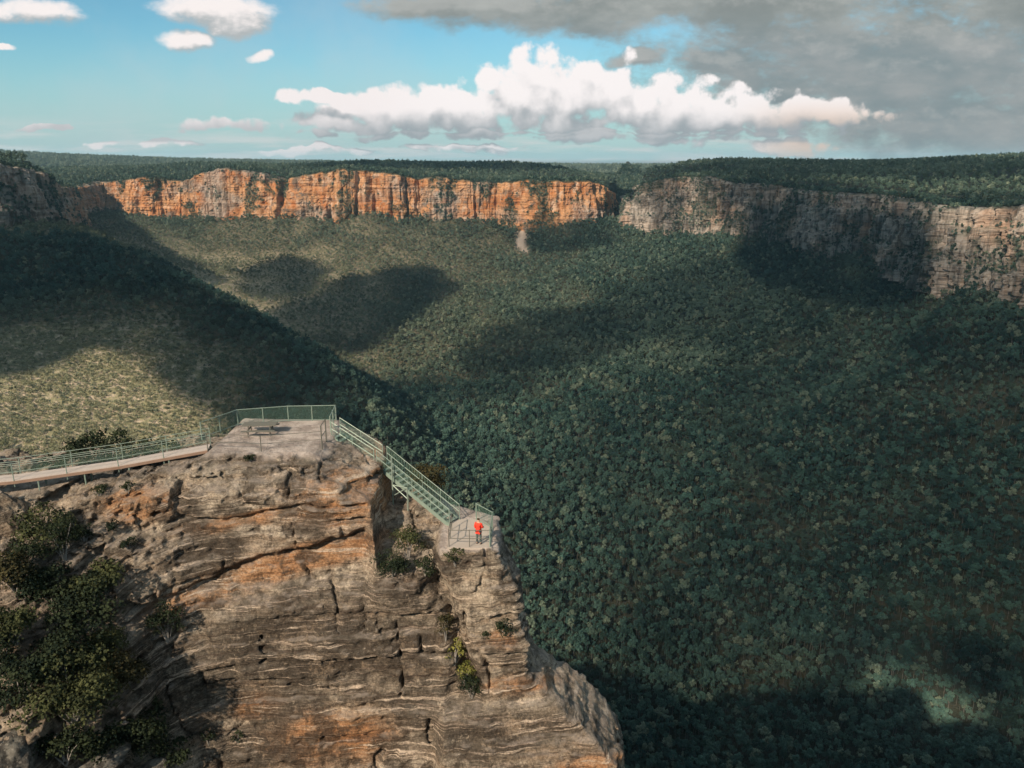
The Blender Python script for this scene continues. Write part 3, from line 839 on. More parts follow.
def leaf_cloud(rs, lobes, per, size, squash=0.8, hollow=0.55):
    """many small leaf-clump faces spread through lobes [(x,y,z,r)]"""
    vs, fs = [], []
    for (lx, ly, lz, lr) in lobes:
        k = max(8, int(per * lr * lr))
        d = rs.normal(size=(k, 3)); d /= np.linalg.norm(d, axis=1)[:, None]
        d[:, 2] = np.where(d[:, 2] < -0.45, -d[:, 2], d[:, 2])
        r = lr * (hollow + (1 - hollow) * rs.rand(k) ** 0.5)
        c = np.array([lx, ly, lz]) + d * r[:, None] * np.array([1, 1, squash])
        nrm = d + rs.normal(size=(k, 3)) * 0.45; nrm /= np.linalg.norm(nrm, axis=1)[:, None]
        t = np.cross(nrm, rs.normal(size=(k, 3))); t /= np.linalg.norm(t, axis=1)[:, None]
        bt = np.cross(nrm, t)
        s = size * (0.6 + 0.8 * rs.rand(k))[:, None]
        s2 = s * (0.45 + 0.5 * rs.rand(k))[:, None]
        q = np.stack([c - t * s, c - bt * s2 - nrm * s * 0.15, c + t * s, c + bt * s2 + nrm * s * 0.15], 1)
        o = len(vs) * 4 if False else sum(len(a) for a in vs)
        vs.append(q.reshape(-1, 3))
        fs.append(np.arange(k * 4).reshape(k, 4) + o)
    return np.concatenate(vs), np.concatenate(fs)

def tree_parts(seed, h=24.0, cr=5.5):
    """gum tree: trunk with limbs and the lobes its leaves sit in"""
    rs = np.random.RandomState(seed)
    mb = MB()
    lean = rs.normal(size=2) * 0.8
    top = Vector((lean[0], lean[1], h * 0.72))
    mid = Vector((lean[0] * 0.3, lean[1] * 0.3, h * 0.4))
    mb.tube([(0, 0, -3), mid, top], [0.30, 0.22, 0.12])
    lobes = []
    nl = rs.randint(13, 18)
    for i in range(nl):
        a = i * 2.4 + rs.rand() * 0.8; rr = cr * (0.25 + 0.6 * rs.rand() ** 0.7) if i else 0.2
        zc = h * (0.99 - 0.24 * (rr / cr) ** 1.5 - 0.32 * rs.rand() ** 1.3)
        lr = cr * (0.27 + 0.20 * rs.rand())
        c = (lean[0] + math.cos(a) * rr, lean[1] + math.sin(a) * rr, zc - lr * 0.5)
        lobes.append(c + (lr,))
        s = mid.lerp(top, 0.2 + 0.8 * rs.rand())
        mb.bar(s, c, 0.09, 5, 0.04, cap=False)
    return mb, lobes

KINDS = []
for i in range(5):
    mb, lobes = tree_parts(100 + i, h=(22, 27, 21, 29, 25)[i], cr=(6.0, 3.9, 5.2, 4.3, 6.6)[i])
    rs = np.random.RandomState(200 + i)
    V, F = leaf_cloud(rs, lobes, 13, 0.55, 1.05)
    crown = np_mesh('crown', V, F, m_leaf, False)
    tm = bpy.data.meshes.new('trunk'); tm.from_pydata(mb.v, [], mb.f); tm.materials.append(m_bark)
    KINDS.append((tm, crown, V, F, mb))

lib = bpy.data.collections.new('tree_shapes')
libf = bpy.data.collections.new('distant_tree_shapes')
for i, (tm, crown, V, F, mb) in enumerate(KINDS):
    o = len(V)
    me = bpy.data.meshes.new('gum_tree_shape')
    fl = F.tolist() + [tuple(q + o for q in f) for f in mb.f]
    me.from_pydata(V.tolist() + mb.v, [], fl); me.materials.append(m_leaf); me.materials.append(m_bark)
    mi = np.zeros(len(fl), np.int32); mi[len(F):] = 1
    me.polygons.foreach_set('material_index', mi)
    lib.objects.link(bpy.data.objects.new('gum_tree_shape', me))
for i in range(5):
    rs = np.random.RandomState(300 + i)
    mb, lobes = tree_parts(120 + i, h=(20, 25, 19, 26, 23)[i], cr=(6.0, 4.2, 5.2, 4.4, 6.6)[i])
    V, F = leaf_cloud(rs, lobes, 4.4, 0.95, 1.05, 0.45)
    libf.objects.link(bpy.data.objects.new('distant_tree_shape', np_mesh('distant_tree_shape', V, F, m_far, False)))
shr = bpy.data.collections.new('heath_shapes')
for i in range(4):
    rs = np.random.RandomState(320 + i)
    lobes = [tuple(rs.normal(size=2) * 0.9) + (0.7 + rs.rand() * 0.8, 0.9 + 0.5 * rs.rand()) for _ in range(4)]
    V, F = leaf_cloud(rs, lobes, 12, 0.34, 0.8, 0.3)
    shr.objects.link(bpy.data.objects.new('heath_shape', np_mesh('heath_shape', V, F, m_far, False)))

def scatter(name, pts, scale, rot, dry, coll, label, cat):
    me = bpy.data.meshes.new(name)
    me.vertices.add(len(pts)); me.vertices.foreach_set('co', np.asarray(pts, np.float32).ravel())
    for nm, a in (('scl', scale), ('rot', rot), ('dry', dry)):
        t = me.attributes.new(nm, 'FLOAT', 'POINT'); t.data.foreach_set('value', np.asarray(a, np.float32))
    t = me.attributes.new('pick', 'INT', 'POINT'); t.data.foreach_set('value', np.random.RandomState(5).randint(0, len(coll.objects), len(pts)).astype(np.int32))
    o = link(name, me)
    g = bpy.data.node_groups.new(name + '_nodes', 'GeometryNodeTree')
    g.interface.new_socket('Geometry', in_out='INPUT', socket_type='NodeSocketGeometry')
    g.interface.new_socket('Geometry', in_out='OUTPUT', socket_type='NodeSocketGeometry')
    N = g.nodes; L = g.links
    i = N.new('NodeGroupInput'); out = N.new('NodeGroupOutput')
    ip = N.new('GeometryNodeInstanceOnPoints'); ip.inputs['Pick Instance'].default_value = True
    ci = N.new('GeometryNodeCollectionInfo'); ci.inputs['Collection'].default_value = coll
    ci.inputs['Separate Children'].default_value = True; ci.inputs['Reset Children'].default_value = True
    def na(nm, typ='FLOAT'):
        q = N.new('GeometryNodeInputNamedAttribute'); q.data_type = typ; q.inputs['Name'].default_value = nm; return q.outputs['Attribute']
    L.new(i.outputs[0], ip.inputs['Points']); L.new(ci.outputs[0], ip.inputs['Instance'])
    L.new(na('pick', 'INT'), ip.inputs['Instance Index'])
    cx = N.new('ShaderNodeCombineXYZ'); L.new(na('rot'), cx.inputs[2]); L.new(cx.outputs[0], ip.inputs['Rotation'])
    sx = N.new('ShaderNodeCombineXYZ'); sc = na('scl')
    for k in range(3): L.new(sc, sx.inputs[k])
    L.new(sx.outputs[0], ip.inputs['Scale'])
    L.new(ip.outputs[0], out.inputs[0])
    o.modifiers.new('instances', 'NODES').node_group = g
    tag(o, label, cat, kind='stuff')
    return o

rs = np.random.RandomState(42)
def jitter_grid(x0, x1, y0, y1, s):
    a = np.arange(x0, x1, s); b = np.arange(y0, y1, s)
    X, Y = np.meshgrid(a, b, indexing='ij')
    return (X + rs.uniform(-0.48, 0.48, X.shape) * s).ravel(), (Y + rs.uniform(-0.48, 0.48, Y.shape) * s).ravel()
def in_fan(x, y, m=230):
    z = H(x, y); px, py = project(np.stack([x, y, z], -1)); return (px > -m) & (px < 1024 + m) & (py < 768 + m + 60)

polyAB = lineA + lineB
def slope_mask(x, y):
    return dist_poly(scar_pts, x, y) > 10
# --- valley trees
NEAR_D = 1350
x, y = jitter_grid(-1700, 1600, 380, 3400, 5.8)
k = in_fan(x, y) & inside(VALLEY, x, y); x, y = x[k], y[k]
k = (dist_poly(polyAB, x, y) > 14) & slope_mask(x, y); x, y = x[k], y[k]
z = H(x, y); dry = dry_sunlit(x, y, z)
keep = rs.rand(len(x)) > dry * 0.90
x, y, z, dry = x[keep], y[keep], z[keep], dry[keep]
hgt = 0.36 + 0.52 * rs.rand(len(x)) ** 1.4 + 0.18 * perlin(x / 45, y / 45)
hgt *= 1 - 0.5 * dry
hgt *= np.clip(1 - 0.18 * sstep(1500, 2200, y), 0.5, 1)
near = y < NEAR_D
# the trees that show largest stand as things of their own
px, py = project(np.stack([x, y, z + 18], -1))
sil = np.interp(py, [420, 440, 463, 520, 600, 640, 680, 705, 745, 768], [336, 350, 455, 500, 528, 532, 556, 606, 628, 628])
vis = (px > sil + 2) & (px < 1022) & (py < 775) & (py > 430)
dist = np.sqrt(x ** 2 + y ** 2 + z ** 2)
size = hgt / dist
cand = np.nonzero(vis)[0]
cand = cand[np.argsort(-size[cand])][:300]
single = np.zeros(len(x), bool); single[cand] = True
TREE_LABEL = 'tall dark green eucalyptus at the near lower edge of the valley forest'
for q, i in enumerate(cand):
    tm, crown, *_ = KINDS[int(rs.randint(0, 5))]
    t = empty('eucalyptus_tree', (x[i], y[i], z[i]), rs.rand() * 6.28)
    t.scale = (hgt[i] * 1.05,) * 3
    tag(t, TREE_LABEL, 'tree', 'eucalyptus trees at the near edge of the forest')
    link('trunk', tm, t); link('crown', crown, t)
s = near & ~single
scatter('forest', np.stack([x, y, z], 1)[s], hgt[s], rs.rand(s.sum()) * 6.28, dry[s], lib, 'dense eucalyptus forest filling the valley', 'forest')
s = ~near
fx, fy, fz, fs_, fd = x[s], y[s], z[s], hgt[s] * 1.05, dry[s]
# --- plateau trees and hills beyond
x, y = jitter_grid(-2300, 1700, 900, 4200, 13)
z = H(x, y); px, py = project(np.stack([x, y, z], -1))
k = ~inside(VALLEY, x, y) & (px > -230) & (px < 1250) & (dist_poly(polyAB, x, y) > 40)
x1, y1, z1 = x[k], y[k], z[k]; s1 = 0.55 + 0.3 * rs.rand(k.sum())
x, y = jitter_grid(-4600, 4600, 4200, 7600, 30)
z = H(x, y); px, py = project(np.stack([x, y, z], -1))
k = (px > -60) & (px < 1084); x2, y2, z2 = x[k], y[k], z[k]; s2_ = 1.2 + 0.5 * rs.rand(k.sum())
lip = np.concatenate(CL_LIP); led = np.concatenate(CL_LEDGE); slp = 0.45 + 0.3 * rs.rand(len(lip)); sl = 0.30 + 0.22 * rs.rand(len(led))
PX = np.concatenate([np.stack([fx, fy, fz], 1), np.stack([x1, y1, z1], 1), np.stack([x2, y2, z2 - 8], 1), led - [0, 0, 2], lip - [0, 0, 3]])
SC = np.concatenate([fs_, s1, s2_, sl, slp]); DR = np.concatenate([fd, 0 * s1 + 0.08, 0 * s2_ + 0.25, 0 * sl + 0.05, 0 * slp])
scatter('distant_forest', PX, SC, rs.rand(len(PX)) * 6.28, DR, libf, 'far eucalyptus forest on the slopes and plateaus', 'forest')
# --- heath shrubs on the open spur
x, y = jitter_grid(-1100, -150, 560, 1500, 3.6)
k = inside(VALLEY, x, y) & in_fan(x, y, 230); x, y = x[k], y[k]
z = H(x, y); dry = dry_sunlit(x, y, z)
k = (rs.rand(len(x)) < dry * 0.95) & (perlin(x / 16, y / 16) < 0.42); x, y, z, dry = x[k], y[k], z[k], dry[k]
scatter('heath', np.stack([x, y, z], 1), 0.8 + 0.9 * rs.rand(len(x)), rs.rand(len(x)) * 6.28, np.clip(dry + rs.normal(size=len(x)) * 0.3, 0, 1), shr,
        'dry olive heath covering the sunlit spur', 'heath')


# ------------------------------------------------------------------ lookout structures
m_steel, n, b = new_mat('green_painted_steel')
n.put(b.inputs[0], n.mix(n.noise(n.pos(), 3.0, 3), (0.13, 0.18, 0.14, 1), (0.24, 0.28, 0.23, 1)))
b.inputs['Roughness'].default_value = 0.5
m_galv, n, b = new_mat('galvanised_steel')
n.put(b.inputs[0], n.mix(n.noise(n.pos(), 3.0, 3), (0.20, 0.25, 0.20, 1), (0.31, 0.35, 0.29, 1)))
b.inputs['Roughness'].default_value = 0.45; b.inputs['Metallic'].default_value = 0.3
m_dsteel, n, b = new_mat('dark_weathered_steel')
n.put(b.inputs[0], n.mix(n.noise(n.pos(), 4.0, 3), (0.085, 0.09, 0.075, 1), (0.17, 0.15, 0.12, 1)))
m_deck, n, b = new_mat('weathered_deck')
px_ = n.xyz(n.pos())
n.put(b.inputs[0], n.mix(n.noise(n.vec(n.mul(px_[0], 9), n.mul(px_[1], 1.0), px_[2]), 1.0, 4, 0.6), (0.32, 0.265, 0.225, 1), (0.48, 0.41, 0.36, 1)))
m_rust, n, b = new_mat('rusty_edge_beam')
n.put(b.inputs[0], n.mix(n.noise(n.pos(), 2.0, 5, 0.7), (0.16, 0.095, 0.065, 1), (0.30, 0.20, 0.145, 1)))
m_conc, n, b = new_mat('pale_concrete')
n.put(b.inputs[0], n.mix(n.noise(n.pos(), 1.6, 6, 0.7), (0.30, 0.25, 0.20, 1), (0.47, 0.40, 0.34, 1)))

def mesh_mat(name, colr, pitch, wire, body):
    """woven wire: thin opaque wires with open holes, finer than one picture element"""
    m = bpy.data.materials.new(name); m.use_nodes = True; m.node_tree.nodes.clear(); n = NT(m.node_tree)
    X, Y, Z = n.xyz(n.pos())
    h = n.add(X, Y)
    a = n.m('LESS_THAN', n.m('FRACT', n.mul(h, 1 / pitch)), wire)
    c = n.m('LESS_THAN', n.m('FRACT', n.mul(Z, 1 / pitch)), wire)
    f = n.m('MAXIMUM', a, c)
    bs = n.n.new('ShaderNodeBsdfPrincipled'); n.put(bs.inputs[0], colr); bs.inputs['Roughness'].default_value = 0.5
    tr = n.n.new('ShaderNodeBsdfTransparent')
    mx = n.n.new('ShaderNodeMixShader'); n.put(mx.inputs[0], f); n.l.new(tr.outputs[0], mx.inputs[1]); n.l.new(bs.outputs[0], mx.inputs[2])
    o = n.n.new('ShaderNodeOutputMaterial'); n.l.new(mx.outputs[0], o.inputs[0])
    return m
m_mesh = mesh_mat('green_wire_mesh', (0.12, 0.20, 0.15, 1), 0.05, 0.055, 0)
m_mesh2 = mesh_mat('dark_wire_mesh', (0.10, 0.16, 0.12, 1), 0.05, 0.07, 0)

def panel(mb, a, b, za, zb, h, t=0.012):
    a = Vector(a); b = Vector(b); d = (b - a); d.z = 0; d.normalize(); u = Vector((-d.y, d.x, 0)) * t / 2
    A = Vector((a.x, a.y, za)); B = Vector((b.x, b.y, zb)); H_ = Vector((0, 0, h))
    vs = [A - u, B - u, B + u, A + u, A - u + H_, B - u + H_, B + u + H_, A + u + H_]
    mb.add(vs, [(3, 2, 1, 0), (4, 5, 6, 7), (0, 1, 5, 4), (1, 2, 6, 5), (2, 3, 7, 6), (3, 0, 4, 7)])

def railing(label, pts, height=1.1, spacing=2.6, rails=(1.0,), post_r=0.032, rail_r=0.026, mat=None, rmat=None, mesh=None, foot=0.12, group=None, feet=None):
    """pts: floor line. posts, rails and infill panels are its parts"""
    pts = [Vector(q) for q in pts]
    root = empty('guard_railing', pts[0]); tag(root, label, 'railing', group)
    bpy.context.view_layer.update()
    inv_ = Matrix.Translation(-pts[0])
    L = [0.0]
    for a, b in zip(pts, pts[1:]): L.append(L[-1] + (b - a).length)
    def along(s):
        for i in range(len(pts) - 1):
            if s <= L[i + 1] + 1e-6: return pts[i].lerp(pts[i + 1], (s - L[i]) / max(1e-6, L[i + 1] - L[i]))
        return pts[-1]
    stops = set(round(v, 3) for v in L)
    for i in range(len(pts) - 1):
        k = max(1, round((L[i + 1] - L[i]) / spacing))
        for j in range(1, k): stops.add(round(L[i] + (L[i + 1] - L[i]) * j / k, 3))
    for s in sorted(stops):
        p = along(s); f = foot if feet is None else feet
        mb = MB(); mb.bar(p - pts[0] - Vector((0, 0, f)), p - pts[0] + Vector((0, 0, height)), post_r, 6)
        mb.bar(p - pts[0] + Vector((0, 0, height)), p - pts[0] + Vector((0, 0, height + 0.03)), post_r * 1.25, 6)
        mb.build('post', mat or m_steel, root)
    for r in rails:
        mb = MB()
        for a, b in zip(pts, pts[1:]): mb.bar(a - pts[0] + Vector((0, 0, height * r)), b - pts[0] + Vector((0, 0, height * r)), rail_r, 6)
        mb.build('rail', rmat or mat or m_steel, root)
    if mesh:
        mb = MB()
        for a, b in zip(pts, pts[1:]): panel(mb, a - pts[0], b - pts[0], a.z - pts[0].z + 0.06, b.z - pts[0].z + 0.06, height * mesh[1] - 0.08)
        mb.build('mesh_infill', mesh[0], root)
    return root

# --- walkway along the ridge
W0 = [(-46.0, 45.6, -20.15), (-38.0, 46.3, -19.9), (-31.5, 47.3, -19.62), (-25.5, 48.7, -19.18), (-20.2, 50.2, -18.62)]
W1 = [(q[0] - 0.2, q[1] + 1.1, q[2]) for q in W0]
wk = empty('walkway', W0[2]); tag(wk, 'narrow elevated walkway with pale deck and rusty edge leading to the upper lookout', 'walkway')
base = Vector(W0[2])
dk_, e1, e2 = MB(), MB(), MB()
for i in range(len(W0) - 1):
    a, b, c, d = (Vector(q) - base for q in (W0[i], W0[i + 1], W1[i + 1], W1[i]))
    t = Vector((0, 0, 0.07))
    dk_.add([a - t, b - t, c - t, d - t, a, b, c, d], [(3, 2, 1, 0), (4, 5, 6, 7), (0, 1, 5, 4), (1, 2, 6, 5), (2, 3, 7, 6), (3, 0, 4, 7)])
    for (u, v, mbx, off) in ((a, b, e1, -0.05), (d, c, e2, 0.05)):
        o = Vector((0, off, -0.14)); mbx.beam(u + o, v + o, 0.07, 0.17)
dk_.build('deck', m_deck, wk); e1.build('edge_beam', m_rust, wk); e2.build('edge_beam', m_rust, wk)
for i in range(1, 10):
    s = i / 9 * (len(W0) - 1); k = min(int(s), len(W0) - 2); f = s - k
    for Wx in (W0, W1):
        p = Vector(Wx[k]).lerp(Vector(Wx[k + 1]), f)
        gz_ = ground(p.x, p.y, p.z - 0.3)
        MB().bar(p - base - Vector((0, 0, 0.2)), Vector((p.x, p.y, min(gz_, p.z - 0.4) - 0.2)) - base, 0.05, 6).build('support_post', m_steel, wk)
railing('green railing on the near side of the walkway', W0, 1.1, 2.7, (1.0, 0.5), 0.029, 0.019, foot=0.45)
railing('green railing on the far side of the walkway', W1, 1.1, 2.7, (1.0, 0.55, 0.78), 0.029, 0.019, foot=0.2, mesh=(m_mesh2, 0.5))
# --- upper lookout
PF = [(-21.4, 52.4, -18.62), (-19.8, 55.2, -18.60), (-16.4, 56.1, -18.60), (-12.95, 56.3, -18.60)]
PN = [(-20.2, 50.2, -18.62), (-16.5, 49.75, -18.62), (-12.7, 50.6, -18.60)]
railing('green mesh railing around the far side of the upper lookout', PF, 1.15, 1.9, (1.0, 0.05), 0.04, 0.028, mesh=(m_mesh, 1.0))
railing('thin dark railing on the near edge of the upper lookout', PN, 1.1, 4.0, (1.0, 0.5), 0.032, 0.02, mat=m_dsteel, foot=0.3)
railing('short end railing joining the right corners of the upper lookout', [(-12.95, 56.3, -18.60), (-12.78, 53.7, -18.60)], 1.15, 1.5, (1.0, 0.5), 0.05, 0.03, mat=m_galv, mesh=(m_mesh, 1.0))
railing('tall dark gate post railing at the right corner of the upper lookout', [(-12.7, 51.9, -18.62), (-12.7, 50.6, -18.62)], 1.5, 1.5, (1.0, 0.5), 0.05, 0.03, mat=m_dsteel, foot=0.3)

# --- table on the upper lookout
T0 = Vector((-17.6, 53.3, -18.60))
tb = empty('picnic_table', T0, R(4)); tag(tb, 'low grey green table on the stone floor of the upper lookout', 'table')
MB().beam((-1.15, 0, 0.72), (1.15, 0, 0.72), 0.85, 0.06).build('table_top', m_dsteel, tb)
for s in (-1, 1):
    MB().beam((-1.15, s * 0.75, 0.44), (1.15, s * 0.75, 0.44), 0.28, 0.05).build('bench_seat', m_dsteel, tb)
    m = MB(); m.beam((s * 0.75, -0.8, 0.40), (s * 0.75, 0.8, 0.40), 0.07, 0.07)
    m.bar((s * 0.75, -0.25, 0.69), (s * 0.75, -0.55, 0.0), 0.04); m.bar((s * 0.75, 0.25, 0.69), (s * 0.75, 0.55, 0.0), 0.04)
    m.build('trestle', m_dsteel, tb)

# --- stairs down to the small lookout
S0, S1 = Vector((-8.95, 51.9, -20.20)), Vector((-3.75, 48.1, -22.86))
R0 = Vector((-12.4, 53.6, -18.72))
def stairs(label, A, B, w, steps, mesh):
    A = Vector(A); B = Vector(B)
    root = empty('steel_stairs', A); tag(root, label, 'stairs')
    d = B - A; h = Vector((d.x, d.y, 0)).normalized(); s = Vector((-h.y, h.x, 0)) * (w / 2)
    for k in (-1, 1):
        MB().beam(k * s + Vector((0, 0, -0.12)), d + k * s + Vector((0, 0, -0.12)), 0.06, 0.26).build('stringer', m_steel, root)
    for i in range(steps):
        c = d * ((i + 0.5) / steps)
        m = MB(); m.beam(c - s, c + s, 0.27, 0.04); m.build('tread', m_galv, root)
    for k in (-1, 1):
        n_ = max(2, round(d.length / 1.6))
        for i in range(n_ + 1):
            p = k * s + d * (i / n_)
            MB().bar(p - Vector((0, 0, 0.2)), p + Vector((0, 0, 1.05)), 0.03, 6).build('post', m_steel, root)
        for r in (1.05, 0.55):
            MB().bar(k * s + Vector((0, 0, r)), d + k * s + Vector((0, 0, r)), 0.021, 6).build('handrail', m_galv, root)
        m = MB(); panel(m, k * s, d + k * s, 0.0, d.z, 0.98); m.build('mesh_infill', mesh, root)
    return root
stairs('long straight green steel stairs descending to the small lookout', S0, S1, 1.0, 15, m_mesh)
stairs('short sloping green stairs from the upper lookout to the landing', R0, S0 + Vector((-0.25, 0.1, 0.02)), 1.0, 8, m_mesh)
# trestle under the landing
tr = empty('support_frame', (S0.x, S0.y, ground(S0.x + 0.4, S0.y - 0.5, -20.8)))
tag(tr, 'cross braced steel frame holding up the stairs beside the orange cliff end', 'support frame')
o = Vector(tr.location)
pa = Vector((-8.05, 50.3, 0)); pb = Vector((-7.0, 49.8, 0)); 
def leg(p, top, name='leg'):
    g = ground(p.x, p.y, min(top, -20.9)); 
    MB().bar(Vector((p.x, p.y, g - 0.2)) - o, Vector((p.x, p.y, top)) - o, 0.05, 6).build(name, m_galv, tr); return g
leg(pa, -19.2); leg(pb, -21.2); leg(Vector((-8.1, 51.5, 0)), -20.3); leg(Vector((-7.1, 50.9, 0)), -20.9)
m = MB(); m.bar(Vector((pa.x, pa.y, -21.2)) - o, Vector((pb.x, pb.y, -22.0)) - o, 0.035); m.build('brace', m_galv, tr)
m = MB(); m.bar(Vector((pa.x, pa.y, -22.0)) - o, Vector((pb.x, pb.y, -21.2)) - o, 0.035); m.build('brace', m_galv, tr)
m = MB(); m.bar(Vector((pa.x, pa.y, -21.2)) - o, Vector((pb.x, pb.y, -21.2)) - o, 0.035); m.build('brace', m_galv, tr)

# --- small lower lookout
LP = [(-3.95, 44.55), (-1.25, 44.45), (-1.15, 47.2), (-2.0, 48.6), (-4.1, 48.6)]
zf = -22.88
me = bpy.data.meshes.new('lookout_platform')
k = len(LP)
me.from_pydata([(a, b, zf - 0.35) for a, b in LP] + [(a, b, zf) for a, b in LP], [], [tuple(range(k))[::-1], tuple(range(k, 2 * k))] + [(i, (i + 1) % k, k + (i + 1) % k, k + i) for i in range(k)])
me.materials.append(m_conc)
tag(link('lookout_platform', me), 'pale concrete floor slab of the small lookout at the tip of the rock', 'platform')
railing('green glassy mesh railing on the right edge of the small lookout', [(-2.35, 48.45, zf), (-1.25, 47.1, zf), (-1.35, 44.6, zf)], 1.15, 1.3, (1.0, 0.05), 0.04, 0.028, mesh=(m_mesh, 1.0))
railing('thin dark railing on the near edge of the small lookout', [(-3.85, 44.65, zf), (-1.35, 44.6, zf)], 1.1, 1.25, (1.0, 0.5), 0.028, 0.022, mat=m_dsteel)
railing('dark railing beside the foot of the stairs on the small lookout', [(-3.85, 47.0, zf), (-3.85, 44.65, zf)], 1.1, 1.2, (1.0, 0.5), 0.028, 0.022, mat=m_dsteel)

# ------------------------------------------------------------------ person in the red jacket
def plain(name, c, rough=0.85):
    m, n, b = new_mat(name)
    n.put(b.inputs[0], n.mix(n.noise(n.pos(), 14, 3), tuple(v * 0.8 for v in c) + (1,), tuple(min(1, v * 1.15) for v in c) + (1,)))
    b.inputs['Roughness'].default_value = rough
    return m
m_skin = plain('skin', (0.50, 0.30, 0.21)); m_red = plain('red_jacket_cloth', (0.78, 0.055, 0.030))
m_trs = plain('grey_trouser_cloth', (0.085, 0.105, 0.095)); m_shoe = plain('dark_shoe', (0.03, 0.03, 0.03)); m_hair = plain('dark_hair', (0.045, 0.028, 0.018))

def skinned(name, verts, edges, radii, mat, parent, root=0, sub=2):
    me = bpy.data.meshes.new(name); me.from_pydata(verts, edges, []); me.update(); me.materials.append(mat)
    o = link(name, me, parent)
    o.modifiers.new('skin', 'SKIN')
    if not me.skin_vertices:
        bpy.context.view_layer.objects.active = o
    sv = me.skin_vertices[0].data if me.skin_vertices else None
    if sv is None:
        return o
    for i, r in enumerate(radii):
        sv[i].radius = (r, r) if not isinstance(r, tuple) else r
        sv[i].use_root = (i == root)
    s = o.modifiers.new('smooth', 'SUBSURF'); s.levels = sub; s.render_levels = sub
    return o
pr = empty('person', (-2.05, 44.98, zf), R(-25))
tag(pr, 'person in a red jacket and grey trousers standing at the railing of the small lookout', 'person')
J = [(0, 0, 0.93), (0, 0.01, 1.08), (0, 0.0, 1.26), (0, 0.01, 1.41), (0, 0.0, 1.50), (0, 0.02, 1.58), (0, 0.03, 1.68),
     (-0.09, 0, 0.88), (-0.10, 0.02, 0.50), (-0.11, -0.02, 0.09), (-0.13, 0.13, 0.04),
     (0.09, 0, 0.88), (0.11, 0.05, 0.50), (0.12, 0.0, 0.09), (0.14, 0.15, 0.04),
     (-0.18, 0, 1.40), (-0.24, -0.02, 1.14), (-0.22, 0.14, 0.96), (-0.20, 0.20, 0.94),
     (0.18, 0, 1.40), (0.25, 0.04, 1.15), (0.20, 0.24, 1.08), (0.17, 0.30, 1.10)]
E = [(0, 1), (1, 2), (2, 3), (3, 4), (4, 5), (5, 6), (0, 7), (7, 8), (8, 9), (9, 10), (0, 11), (11, 12), (12, 13), (13, 14), (3, 15), (15, 16), (16, 17), (17, 18), (3, 19), (19, 20), (20, 21), (21, 22)]
Rr = [0.13, 0.12, 0.14, 0.11, 0.055, 0.085, 0.085, 0.085, 0.058, 0.040, 0.035, 0.085, 0.058, 0.040, 0.035, 0.055, 0.042, 0.032, 0.030, 0.055, 0.042, 0.032, 0.030]
body = skinned('body', J, E, Rr, m_skin, pr)
# fingers, short chains rooted inside the palms
for hnd, dirv in (((-0.20, 0.20, 0.94), Vector((0.15, 0.75, -0.6)).normalized()), ((0.17, 0.30, 1.10), Vector((-0.35, 0.9, -0.2)).normalized())):
    side = dirv.cross(Vector((0, 0, 1))).normalized(); fb = MB(); h0 = Vector(hnd)
    for f_, ln in zip((-1.5, -0.5, 0.5, 1.5), (0.060, 0.075, 0.080, 0.068)):
        a = h0 + side * f_ * 0.019 + dirv * 0.01; q = a + dirv * ln * 0.6; r = q + (dirv + Vector((0, 0, -0.8))).normalized() * ln * 0.6
        fb.tube([a, q, r], [0.0095, 0.0085, 0.007])
    a = h0 + side * 0.03 - dirv * 0.02; fb.tube([a, a + side * 0.03 + dirv * 0.02, a + side * 0.035 + dirv * 0.05], [0.012, 0.010, 0.008])
    fb.build('fingers', m_skin, pr)
jk = [J[i] for i in (0, 1, 2, 3)] + [(0, 0.0, 1.47)] + [J[i] for i in (15, 16, 17, 19, 20, 21)] + [(0, 0, 0.84)]
skinned('jacket', jk, [(0, 1), (1, 2), (2, 3), (3, 4), (3, 5), (5, 6), (6, 7), (3, 8), (8, 9), (9, 10), (0, 11)],
        [0.165, 0.155, 0.17, 0.145, 0.085, 0.082, 0.066, 0.050, 0.082, 0.066, 0.050, 0.165], m_red, pr)
tj = [(0, 0, 0.92), (-0.09, 0, 0.86), J[8], (-0.11, -0.02, 0.12), (0.09, 0, 0.86), J[12], (0.12, 0, 0.12)]
skinned('trousers', tj, [(0, 1), (1, 2), (2, 3), (0, 4), (4, 5), (5, 6)], [0.14, 0.105, 0.080, 0.062, 0.105, 0.080, 0.062], m_trs, pr)
skinned('shoe', [(-0.11, -0.06, 0.05), (-0.13, 0.17, 0.045)], [(0, 1)], [0.05, 0.045], m_shoe, pr)
skinned('shoe', [(0.12, -0.04, 0.05), (0.14, 0.19, 0.045)], [(0, 1)], [0.05, 0.045], m_shoe, pr)
skinned('hair', [(0, -0.01, 1.60), (0, 0.0, 1.70), (0, 0.03, 1.74)], [(0, 1), (1, 2)], [0.080, 0.100, 0.075], m_hair, pr)
fc = MB(); fc.bar((0, 0.10, 1.625), (0, 0.135, 1.60), 0.012, 5, 0.016); fc.build('nose', m_skin, pr)
for s in (-1, 1):
    MB().bar((s * 0.032, 0.096, 1.65), (s * 0.032, 0.116, 1.65), 0.010, 6).build('eye', m_hair, pr)
    MB().bar((s * 0.078, 0.02, 1.60), (s * 0.086, 0.015, 1.66), 0.014, 6).build('ear', m_skin, pr)
MB().bar((-0.025, 0.108, 1.575), (0.025, 0.108, 1.575), 0.006, 5).build('mouth', m_red, pr)

